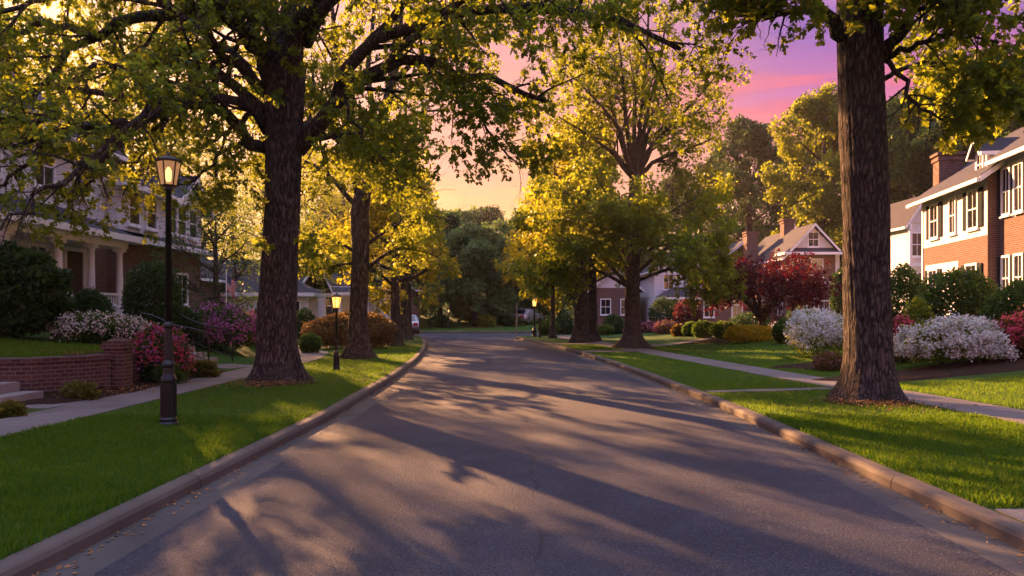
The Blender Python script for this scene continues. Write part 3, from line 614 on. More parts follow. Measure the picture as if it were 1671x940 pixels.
# --- street trees further along, each with its own trunk and crown
G_ST = 'street trees'
D = 24.8; base = on(585, D); r = np.random.default_rng(31)   # second tree on the left
tm, C, R = trunk_mesh([base] + W([(585, 520), (588, 420), (588, 340), (600, 290), (615, 230), (640, 130), (650, 40), (660, -80)], D), [.33, .29, .275, .28, .27, .21, .17, .14, .08], 6, 110, 72, .7, .34, 5)
L3 = [([(588, 330), (575, 250), (560, 180), (550, 100), (540, 0), (520, -80)], D, D + 1, .19, .04), ([(610, 262), (640, 215), (680, 185), (730, 180)], D, D - 2, .10, .02), ([(600, 300), (630, 290), (665, 300), (700, 310)], D, D - 1.5, .06, .015),
      ([(598, 440), (622, 420), (650, 405), (690, 410), (715, 420)], D, D - 1, .07, .015), ([(578, 410), (552, 396), (530, 400), (500, 425), (480, 440)], D, D - 1.2, .06, .014), ([(575, 430), (555, 432), (530, 440)], D, D + 1, .05, .012),
      ([(575, 330), (530, 280), (480, 260), (430, 270)], D, D + 1.5, .09, .02), ([(620, 230), (600, 120), (610, 20), (600, -60)], D, D + 2, .12, .03), ([(645, 130), (700, 80), (750, 60), (800, 80)], D, D + .5, .10, .02),
      ([(598, 400), (640, 370), (690, 350), (735, 360)], D, D + 1.5, .07, .015), ([(570, 200), (510, 150), (460, 130), (400, 160)], D, D + 2, .10, .02), ([(650, 60), (700, -10), (760, -50)], D, D - 2, .10, .02)]
K = 10; P = np.array([curve(W(p, a, b), K) for p, a, b, _, _ in L3]); RR = np.array([np.linspace(a, b, K) for *_, a, b in L3])
br, cr = MB(), MB()
foliate(P, RR, r, cr, br, 8, 6, 5, 11, .125, DIAM, .38, .42, .5, .1, (9, 5, 4, 3), drop=lambda Q: (Q[:, 2] > 3.1 + .3 * np.sin(Q[:, 0] * 2)) & ~((Q[:, 0] > -2.6) & (Q[:, 2] < 8.6)), t0=.25)
finish_tree('street_tree', 'tall forked street tree behind the brightly lit lamp post', 'tree', G_ST, base, tm, br, cr, M['bark'], M['leaf_maple'])

auto_tree('street_tree', 'small golden leaved tree past the rounded russet bush on the left verge', 645, 33.5, .22, 7.0, (.2, -.3, 4.3, 2.9, 2.9, 2.5), 41, 'leaf_gold', h0=2.2, nlimb=13, fol=dict(n1=6, n2=5, n3=4, nl=10, leaf=.16, shape=DIAM, twig=.5), group=G_ST)
auto_tree('street_tree', 'thick trunked street tree just behind the small golden one on the left', 658, 40, .30, 8.4, (-1.2, 0, 5.4, 3.2, 3.5, 3.0), 42, 'leaf_gold', h0=3.2, nlimb=11, fol=dict(n1=6, n2=5, n3=4, nl=9, leaf=.17, shape=DIAM, twig=.6), group=G_ST)
auto_tree('street_tree', 'last street tree on the left before the road bends away', 666, 46, .22, 8.5, (-1.0, .5, 4.9, 3.3, 3.4, 3.2), 43, 'leaf_green', h0=2.4, nlimb=11, fol=dict(n1=6, n2=4, n3=4, nl=9, leaf=.2, shape=DIAM, twig=.6), group=G_ST)

D = 31.5; base = on(1032, D); r = np.random.default_rng(51)   # tall vase shaped tree on the right
tm, C, R = trunk_mesh([base] + W([(1032, 540), (1032, 470), (1033, 400), (1035, 330), (1036, 280)], D), [.42, .33, .29, .28, .25, .21], 7, 90, 72, 1.0, .34, 6)
L4 = []
for (x1, y1), (x2, y2), dd in (((1005, 200), (955, 60), 1), ((1020, 180), (1000, 20), -1), ((1035, 170), (1040, -20), 2), ((1055, 190), (1090, 10), 0), ((1060, 210), (1140, 60), 1.5), ((1070, 230), (1180, 110), -1), ((985, 220), (900, 90), 2), ((1045, 200), (1060, -60), -2), ((1010, 210), (930, 120), -2), ((1062, 240), (1150, 170), 2), ((1000, 250), (910, 190), 0), ((1070, 262), (1165, 225), .5)):
    L4.append(([(1035, 292), ((1035 * .4 + x1 * .6), (292 * .45 + y1 * .55)), (x1, y1), ((x1 + x2) / 2 + 4, (y1 + y2) / 2), (x2, y2)], D, D + dd, .13, .025))
for pl, dd in (([(1030, 470), (990, 430), (950, 400), (900, 390)], -2), ([(1030, 450), (1000, 400), (960, 340), (900, 300)], -1), ([(1036, 450), (1080, 410), (1130, 390), (1180, 400)], -1.5), ([(1036, 430), (1070, 370), (1120, 330), (1160, 320)], 1), ([(1032, 440), (1030, 400), (1010, 350), (980, 300)], -3), ([(1032, 430), (990, 380), (930, 350), (860, 350)], 1.5),
               ([(1034, 420), (1080, 400), (1120, 400), (1150, 420)], -3.5), ([(1030, 470), (970, 440), (920, 440), (880, 450)], -1), ([(1034, 460), (1090, 440), (1140, 440), (1170, 460)], 0), ([(1034, 420), (1040, 390), (1050, 360), (1060, 330)], -3.2), ([(1030, 400), (1000, 360), (950, 320), (890, 270)], 3)):
    L4.append((pl, D, D + dd, .085, .02))
K = 10; P = np.array([curve(W(p, a, b), K) for p, a, b, _, _ in L4]); RR = np.array([np.linspace(a, b, K) for *_, a, b in L4]); br, cr = MB(), MB()
foliate(P[:12], RR[:12], r, cr, br, 7, 6, 5, 7, .15, DIAM, .36, .42, .55, .12, (8, 5, 3, 3), t0=.35)
foliate(P[12:], RR[12:], r, cr, br, 8, 7, 5, 10, .165, DIAM, .42, .45, .55, .0, (8, 5, 3, 3), t0=.25, droop=.5)
finish_tree('street_tree', 'tall vase shaped tree with flared roots beside the right sidewalk', 'tree', G_ST, base, tm, br, cr, M['bark_pale'], M['leaf_maple'])
auto_tree('street_tree', 'thick straight trunked golden tree left of the vase shaped tree', 948, 37, .36, 10.5, (-1.0, 0, 6.0, 3.2, 3.2, 3.9), 44, 'leaf_gold', h0=3.0, nlimb=14, fol=dict(n1=7, n2=5, n3=4, nl=10, leaf=.165, shape=DIAM, twig=.55), group=G_ST)
auto_tree('street_tree', 'thinner dark trunk standing close right of the thick straight golden tree', 967, 38.5, .24, 9.5, (.3, .5, 5.6, 2.6, 2.6, 3.2), 45, 'leaf_maple', h0=2.9, nlimb=11, fol=dict(n1=6, n2=5, n3=4, nl=9, leaf=.17, shape=DIAM, twig=.55), group=G_ST, flare=1.2)
auto_tree('street_tree', 'slender young amber leaved tree on the right verge near the far lamp', 902, 43, .14, 8.6, (-.6, 0, 5.0, 2.5, 2.5, 3.1), 46, 'leaf_gold', h0=2.3, nlimb=13, fol=dict(n1=6, n2=5, n3=4, nl=9, leaf=.18, shape=DIAM, twig=.5), group=G_ST)

# --- garden trees
base = on(352, 27); r = np.random.default_rng(61)
auto_tree('dogwood_tree', 'almost bare twiggy small tree in front of the white house with the flag', 352, 27, .13, 4.6, (0, 0, 3.1, 2.1, 2.0, 1.9), 61, 'leaf_green', 'bark_pale', h0=.8, nlimb=12, fol=dict(n1=8, n2=6, n3=4, nl=2, leaf=.09, shape=DIAM, twig=.45), cat='tree', flare=.3)
b = ground(1262, 545)
def red_tree():
    r = np.random.default_rng(71); base = np.array([(1240 - CX) / F * 34, 34, T(14.6 * 34 / 41, 34)]); root_pts = []
    tm, C, R = trunk_mesh([base, base + [.1, 0, .35], base + [.05, 0, .7], base + [.1, 0, 1.05]], [.16, .14, .13, .12], 8, 30, 32, .5, .15)
    P, RR = [], []
    for k in range(15):
        a = k * 2.4; reach = 3.1 * r.uniform(.75, 1.0); e = r.uniform(.35, 1.0); top = 2.15 + .95 * math.sin(e) * (1 - .3 * (k % 3)) * r.uniform(.75, 1.05); rx = math.cos(a) * reach * (1.15 - .55 * math.sin(e)); ry = math.sin(a) * reach * .8
        s = base + [.07, 0, .5 + .35 * r.random()]; P.append(curve([s, s + [rx * .3, ry * .3, .9], base + [rx * .7, ry * .7, top], base + [rx, ry, top - .1]], 9)); RR.append(np.linspace(.075, .015, 9))
    br, cr = MB(), MB(); foliate(np.array(P), np.array(RR), r, cr, br, 7, 5, 4, 11, .12, DIAM, .4, .45, .34, -.02, (7, 4, 3, 0), droop=.25, jit=.45, t0=.4)
    return finish_tree('japanese_maple', 'spreading red leaved ornamental tree in front of the white gabled brick house', 'tree', None, base, tm, br, cr, M['bark'], M['leaf_red'])
red_tree()

# --- trees standing behind the houses and beyond the cross street
G_FAR = 'dark trees beyond the cross street'; G_BACK = 'tall trees behind the houses'
fo = dict(n1=8, n2=7, n3=5, nl=8, leaf=.30, shape=DIAM, twig=1.0, t0=.12, k1=.5, sides=(5, 4, 3, 0), jit=.9)
def far_tree(label, px, D, H, seed, lm, wid, group, name='forest_tree', z0=.25): 
    return auto_tree(name, label, px, D, H * .022, H, (0, 0, H * (.5 + z0 / 2), wid, wid, H * (.5 - z0 / 2) + .3), seed, lm, h0=H * z0, nlimb=17, fol=fo, group=group, sides=20)
A = far_tree('broad dark green tree straight ahead where the street ends', 775, 66, 9.6, 101, 'leaf_far', 4.3, G_FAR, z0=.12)
B = far_tree('tall dark tree at the street end, left of the broad one straight ahead', 718, 74, 11.5, 102, 'leaf_dark', 4.3, G_FAR, z0=.14)
Ct = far_tree('rounded dark tree at the street end just right of the broad one', 826, 72, 9.6, 103, 'leaf_far', 3.8, G_FAR, z0=.14)
A.scale = (1, 1, .84); B.scale = (1, 1, .84); Ct.scale = (1, 1, .9)
def cp(src, px, D, sc, label, rz, grp=None, sz=None):
    p = on(px, D); c = copy_tree(src, p, rz, label, sc, sz); c['group'] = grp or src['group']; return c
cp(A, 680, 70, .95, 'dark tree seen behind the parked pale car on the left', 1.0); cp(Ct, 752, 84, 1.1, 'hazy tree rising behind the gap between the two tallest street end trees', 2.0)
cp(B, 800, 86, .95, 'low distant tree under the orange gap in the sky', 3.0); cp(A, 868, 76, 1.05, 'dark tree behind the street sign pole', 4.0); cp(B, 915, 80, 1.0, 'dark tree behind the slender amber tree', 5.0)
cp(Ct, 960, 84, 1.2, 'dark tree filling the gap behind the paired trunks on the right', .6); cp(A, 1010, 88, 1.2, 'dark tree far behind the left side of the vase shaped tree', 1.5); cp(B, 640, 80, 1.1, 'dark tree far behind the small golden tree', 2.4)
cp(Ct, 600, 84, 1.2, 'dark tree far behind the forked street tree', .2); cp(A, 552, 82, 1.2, 'dark tree far behind the brightly lit lamp', 5.5)
Dk = far_tree('tall dark evergreen looking tree above the left chimney of the gabled house', 1222, 82, 21, 104, 'leaf_dark', 6.0, G_BACK, 'tall_tree', z0=.1)
Gd = far_tree('golden green tree rising left of the right near trunk, above the gabled house', 1345, 70, 21.5, 105, 'leaf_maple', 5.4, G_BACK, 'tall_tree', z0=.2)
Gn = far_tree('green tree rising just right of the right near trunk', 1475, 66, 19, 106, 'leaf_green', 6.2, G_BACK, 'tall_tree', z0=.2)
cp(Dk, 1165, 92, .86, 'dark tree between the vase shaped tree and the left chimney', 2.0); cp(Dk, 1105, 96, .8, 'dark tree half hidden behind the vase shaped tree', 4.0); cp(Gn, 1400, 90, 1.2, 'tall green tree straight behind the right near trunk', 1.0)
cp(Gn, 1560, 62, .98, 'green tree rising behind the chimney of the shuttered house', 2.5); cp(Dk, 1530, 80, 1.15, 'dark tree behind the roof of the shuttered house', 3.0); cp(Gd, 1640, 66, 1.0, 'golden green tree above the roof at the right edge', 1.2)
cp(Gn, 1700, 55, .95, 'green tree beyond the right edge roof', 4.2); cp(Dk, 1290, 98, 1.0, 'dark tree behind the golden green tree', 5.2)
fo = dict(n1=6, n2=4, n3=4, nl=5, leaf=.145, shape=DIAM, twig=.9, k1=.5, sides=(6, 4, 3, 3), jit=.9, t0=.12)
Ls = far_tree('airy golden tree rising behind the right wing of the porch house', 215, 38, 12, 107, 'leaf_maple', 3.6, G_BACK, 'tall_tree', z0=.2)
for px, D, sc_, l, rz in ((100, 41, 1.1, 'airy golden tree above the roof of the porch house at the left', 4.6), (40, 47, 1.1, 'airy tree at the far left above the porch house', 1.6), (485, 47, 1.0, 'airy golden tree seen right of the massive left trunk behind the hedge', 3.6), (325, 52, 1.0, 'airy golden tree standing behind the dark red brick house', 5.1),
                     (560, 62, 1.1, 'green gold tree behind the lit lamp and the hedge', .4), (430, 66, 1.15, 'golden tree behind the white house with the flag', 1.1), (260, 60, 1.1, 'golden tree behind the gable of the porch house wing', .9), (380, 78, 1.2, 'far golden tree between the twiggy tree and the massive left trunk', 5.7), (525, 74, 1.3, 'far tree right of the massive left trunk', 2.9), (160, 70, 1.3, 'far golden tree behind the roof of the porch house, seen near the lamp', 3.3), (620, 66, 1.15, 'tree far behind the small golden verge tree', 2.2)):
    cp(Ls, px, D, sc_, l, rz)
c = copy_tree(Ls, (-18.2, 34.2, T(-18.2, 34.2)), 2.0, 'tall airy tree standing close behind the right wing of the porch house', 1.0, 1.32)
# thicket closing the view at the end of the street
def thicket():
    r = np.random.default_rng(77); mb = MB(); n = 26000; x = r.uniform(-75, 95, n); y = r.uniform(90, 97, n); k = r.random(n); h = 3.2 + 1.4 * np.sin(x * .35) + .8 * np.sin(x * .9 + 2); P_ = np.stack([x, y, terrain(x, y) + h * k], -1)
    leaves(mb, P_, r.normal(0, 1, (n, 3)), .55, DIAM, r, 1.0, .9); return mb.build('undergrowth', M['leaf_dark'])
tag(thicket(), 'dark green thicket of undergrowth below the trees at the end of the street', 'undergrowth', kind='stuff')

# ------------------------------------------------------------------ shrubs
def shrub(name, label, cat, px0, px1, ptop, pbase, lm, n=2500, leaf=.07, group=None, D=None, depth=1.0, lump=.12, petals=None, np_=900, psize=.05, square=0.0, seed=None, flat=.8, stems=True, shape=DIAM, zb=None):
    r = np.random.default_rng(seed or abs(int(px0 * 7 + ptop))); cx = (px0 + px1) / 2
    if D is None: b = ground(cx, pbase); D = b[1] + .0
    else: b = on(cx, D)
    rx = (px1 - px0) / 2 / F * D; ztop = EYE - (ptop - HY) / F * D; h = max(ztop - b[2], .25); ry = rx * depth; b = b + [0, ry * .6, 0]; b[2] = T(b[0], b[1]) - .02; h = ztop - b[2]
    f1 = r.normal(0, 2.2, (7, 3)); ph = r.uniform(0, 6, 7); f2 = r.normal(0, 6.5, (5, 3)); f3 = r.normal(0, 5.0, (4, 3))
    def surf(d):
        lum = sum(np.cos(d @ f1[i] * (1 + i * .45) + ph[i]) / (1 + i * .4) for i in range(7)) / 3.2
        k = 1 + lump * 1.35 * lum + lump * .55 * sum(np.cos(d @ f2[i] + ph[i]) for i in range(5)) / 2.2
        if square: m = np.abs(d).max(1); k = k * ((1 - square) + square / np.maximum(m, .6))
        return k
    def pts(n, lo, up=-.85):
        d = unit(r.normal(0, 1, (int(n * 1.6), 3))); d = d[d[:, 2] > up][:n]; k = surf(d) * r.uniform(lo, 1.03, len(d)); return d, d * k[:, None] * [rx, ry, h / 2] + [0, 0, h / 2]
    root = empty(name, b, label, cat, group); mb = MB(); d, p = pts(n, flat); p[:, 2] = np.maximum(p[:, 2], .03); leaves(mb, p, d + r.normal(0, .6, d.shape), leaf, shape, r, 1.0, .55, N=d)
    d2, p2 = pts(n // 3, .45); p2[:, 2] = np.maximum(p2[:, 2], .03); leaves(mb, p2, d2 + r.normal(0, .8, d2.shape), leaf * 1.5, shape, r, 1.0, .9, N=d2)
    mb.build('foliage', M[lm], root)
    if stems:
        sm = MB(); m = 12; a = r.uniform(0, 6.28, m); e = np.stack([np.cos(a) * rx * .6, np.sin(a) * ry * .6, np.full(m, h * .6)], -1) * r.uniform(.6, 1, (m, 1)); s0 = np.stack([np.cos(a) * .08, np.sin(a) * .08, np.full(m, -.05)], -1)
        mid = s0 * .5 + e * .5 + [0, 0, -.08 * h]; Q = np.stack([s0, (s0 + mid) / 2, mid, e], 1); sm.tubes(Q, np.tile(np.linspace(.02, .008, 4), (m, 1)), 5); sm.build('stem', M['bark'], root)
    if petals:
        for k, (pm, frac) in enumerate(petals if isinstance(petals, list) else [(petals, 1.0)]):
            pb = MB(); cl = int(np_ * frac / 7); dc, pc = pts(cl * 2, .90, -.45); mk = sum(np.cos(dc @ f3[i] * (1 + .7 * i) + ph[i] + k * 2) for i in range(4)) + r.normal(0, .9, len(dc)) > -.1; dc, pc = dc[mk][:cl], pc[mk][:cl]; dd = np.repeat(dc, 7, 0); pq = np.repeat(pc, 7, 0) + r.normal(0, psize * .9, (len(dd), 3)) + dd * psize * .5; pq[:, 2] = np.maximum(pq[:, 2], .04)
            leaves(pb, pq, r.normal(0, 1, dd.shape), psize, OVAL, r, 1.0, .5, N=dd); pb.build('blossom', M[pm], root)
    return root
GH, GA, GB = 'clipped green shrubs', 'flowering azaleas', 'background shrubs'
shrub('snowball_shrub', 'round white flowering shrub left of the right near trunk', 'shrub', 1300, 1400, 508, 583, 'leaf_maple', 4000, .06, 'white flowering shrubs', petals='petal_white', np_=9000, psize=.06, lump=.16)
shrub('snowball_shrub', 'wide white flowering shrub right of the right near trunk, below the shuttered house', 'shrub', 1484, 1656, 524, 600, 'leaf_maple', 7000, .06, 'white flowering shrubs', petals='petal_white', np_=15000, psize=.06, lump=.18, depth=.6)
shrub('yellow_hedge', 'low golden yellow hedge under the red leaved tree', 'hedge', 1187, 1268, 532, 559, 'leaf_yellow', 5000, .07, lump=.08, square=.3, depth=.45)
for i, (a, b_, t_, q, l) in enumerate(((1266, 1302, 522, 561, 'clipped green shrub at the right end of the yellow hedge'), (1163, 1206, 525, 553, 'clipped round green shrub at the left end of the yellow hedge'), (1132, 1170, 524, 552, 'clipped round green shrub, second to the left from the yellow hedge'), (1115, 1142, 526, 549, 'clipped round green shrub, third to the left from the yellow hedge'))):
    shrub('boxwood_shrub', l, 'shrub', a, b_, t_, q, 'leaf_green', 3200, .07, GH, lump=.07, depth=.9)
shrub('boxwood_shrub', 'reddish green low shrub at the far end of the clipped row', 'shrub', 1098, 1118, 530, 549, 'leaf_russet', 1400, .09, GH)
shrub('azalea_shrub', 'pink flowering azalea mound in front of the burgundy bush', 'shrub', 1071, 1106, 526, 545, 'leaf_russet', 1500, .09, GA, petals='petal_mauve', np_=700, psize=.09)
shrub('azalea_shrub', 'mauve azalea mound just right of the vase shaped trunk', 'shrub', 1044, 1074, 527, 543, 'leaf_burgundy', 1300, .09, GA, petals='petal_mauve', np_=400, psize=.09)
shrub('azalea_shrub', 'mauve azalea just left of the vase shaped trunk', 'shrub', 1003, 1022, 531, 545, 'leaf_burgundy', 800, .1, GA, petals='petal_mauve', np_=300, psize=.09)
shrub('azalea_shrub', 'pink azalea left of the paired trunks on the right', 'shrub', 915, 943, 530, 546, 'leaf_green', 900, .12, GA, petals='petal_mauve', np_=500, psize=.11)
shrub('barberry_bush', 'rounded burgundy bush at the wing of the gabled house', 'shrub', 1103, 1150, 488, 524, 'leaf_burgundy', 3200, .10, D=46)
shrub('dark_evergreen', 'upright dark evergreen shrub left of the burgundy bush', 'shrub', 1064, 1106, 486, 526, 'leaf_dark', 3000, .11, D=48)
shrub('boxwood_shrub', 'dark round shrub behind the vase shaped trunk', 'shrub', 986, 1018, 514, 540, 'leaf_dark', 2000, .11, GH, D=48); shrub('boxwood_shrub', 'green mound right beside the paired trunks', 'shrub', 976, 1003, 530, 547, 'leaf_green', 1600, .09, GH)
shrub('boxwood_shrub', 'dark green mound behind the far lamp post', 'shrub', 880, 911, 521, 547, 'leaf_green', 2000, .12, GH, D=47.5); shrub('boxwood_shrub', 'dark shrub between the far lamp and the paired trunks', 'shrub', 908, 936, 513, 537, 'leaf_dark', 1600, .12, GH, D=50)
shrub('globe_yew', 'tall round dark shrub right beside the right near trunk', 'shrub', 1456, 1517, 432, 545, 'leaf_green', 6500, .075, GB, D=24, lump=.06)
shrub('yew_hedge', 'large dark green hedge in front of the shuttered house', 'hedge', 1518, 1640, 445, 545, 'leaf_green', 11000, .08, GB, D=22, lump=.12, depth=.5, square=.2); shrub('yew_hedge', 'dark green hedge reaching out of the picture at the right edge', 'hedge', 1625, 1760, 458, 550, 'leaf_green', 8000, .08, GB, D=20.5, lump=.14, depth=.5)
shrub('spirea_shrub', 'small green shrub tucked between the tall round shrub and the large hedge', 'shrub', 1484, 1528, 486, 535, 'leaf_maple', 2500, .07, GB, D=21.5)
shrub('azalea_shrub', 'red pink azalea behind the right near trunk', 'shrub', 1452, 1500, 518, 572, 'leaf_russet', 2500, .07, GA, D=19.5, petals='petal_pink', np_=1800, psize=.06); shrub('azalea_shrub', 'red pink azalea at the right edge behind the wide white shrub', 'shrub', 1640, 1700, 515, 590, 'leaf_russet', 2500, .07, GA, D=18, petals='petal_pink', np_=1500, psize=.06)
shrub('heather_shrub', 'small purplish shrub at the foot of the round white shrub', 'shrub', 1336, 1382, 576, 606, 'leaf_russet', 1600, .05, GB, petals='petal_mauve', np_=300, psize=.035)
shrub('cedar_shrub', 'tall dark shrub beside the gabled house hidden by the right near trunk', 'shrub', 1362, 1390, 440, 530, 'leaf_dark', 4000, .12, GB, D=45, depth=1.2); shrub('boxwood_shrub', 'dark foundation shrub right of the red leaved tree', 'shrub', 1292, 1336, 500, 530, 'leaf_dark', 2500, .09, GH, D=40); shrub('boxwood_shrub', 'dark foundation shrub behind the stems of the red leaved tree', 'shrub', 1200, 1262, 512, 540, 'leaf_dark', 2500, .09, GH, D=40)
# left side
shrub('mountain_laurel', 'tall dark leafy shrub at the left edge beside the porch', 'shrub', -75, 72, 396, 560, 'leaf_dark', 16000, .10, GB, D=16.8, lump=.2, depth=.8, shape=OVAL)
shrub('holly_bush', 'large clipped dark bush at the right corner of the porch', 'shrub', 196, 279, 427, 540, 'leaf_dark', 9000, .075, GB, D=21.5, lump=.05, square=.25); shrub('holly_bush', 'smaller dark bush in front of the porch steps', 'shrub', 103, 168, 474, 535, 'leaf_dark', 5000, .07, GB, D=19.5, lump=.07)
shrub('azalea_shrub', 'white flowering azalea hedge behind the brick garden wall', 'shrub', 74, 222, 514, 575, 'leaf_green', 7000, .06, GA, D=17.2, petals='petal_white', np_=3600, psize=.05, depth=.5, lump=.2)
shrub('azalea_shrub', 'pink and magenta azalea tumbling over the brick pillars by the near lamp', 'shrub', 203, 298, 530, 610, 'leaf_green', 6000, .06, GA, D=16.0, petals=[('petal_pink', .7), ('petal_purple', .3)], np_=4200, psize=.05, depth=.55, lump=.2)
shrub('rhododendron', 'purple flowering rhododendron between the near lamp and the massive left trunk', 'shrub', 288, 408, 505, 568, 'leaf_green', 6500, .08, GA, D=24.5, petals='petal_purple', np_=5200, psize=.075, depth=.7, lump=.17)
shrub('boxwood_shrub', 'green shrub just left of the massive left trunk', 'shrub', 396, 436, 522, 556, 'leaf_green', 2500, .08, GH, D=28); shrub('boxwood_shrub', 'dark clipped shrub just right of the massive left trunk', 'shrub', 478, 510, 504, 540, 'leaf_dark', 2500, .09, GH, D=36)
shrub('boxwood_shrub', 'dark shrub below the flag of the white house', 'shrub', 398, 432, 505, 530, 'leaf_dark', 2000, .09, GH, D=34)
shrub('photinia_bush', 'broad rounded russet and green bush behind the brightly lit lamp', 'shrub', 493, 642, 509, 570, 'leaf_russet', 13000, .085, GB, D=30.5, lump=.09, depth=.75); shrub('boxwood_shrub', 'low green mound behind the broad russet bush', 'shrub', 486, 520, 545, 575, 'leaf_green', 2000, .08, GH, D=27.5)
shrub('juniper_shrub', 'low yellow green plant at the foot of the garden steps', 'shrub', 296, 352, 590, 617, 'ground_cover', 2600, .05, GB, lump=.25, depth=.5, stems=False); shrub('juniper_shrub', 'pale low plant in the bed before the brick garden wall', 'shrub', 102, 156, 628, 654, 'ground_cover', 1600, .05, GB, lump=.3, stems=False, depth=.4)
shrub('juniper_shrub', 'small green plant beside the brick pillars under the pink azalea', 'shrub', 248, 292, 598, 628, 'leaf_green', 1500, .06, GB, lump=.3, stems=False, depth=.5); shrub('juniper_shrub', 'green tuft on the ground at the left edge by the concrete steps', 'shrub', -20, 30, 660, 682, 'ground_cover', 1200, .06, GB, lump=.3, stems=False, depth=.5)
shrub('boxwood_shrub', 'dark shrub behind the purple rhododendron', 'shrub', 262, 320, 505, 545, 'leaf_dark', 3000, .08, GH, D=23)
for i, (px, l) in enumerate(((716, 'low shrub at the street end under the tall dark tree'), (792, 'yellowish shrub under the broad tree straight ahead'), (832, 'low shrub at the street end beside the sign pole'))):
    shrub('boxwood_shrub', l, 'shrub', px - 16, px + 16, 517, 534, 'leaf_maple' if i == 1 else 'leaf_dark', 1200, .2, GB, D=64 + i)

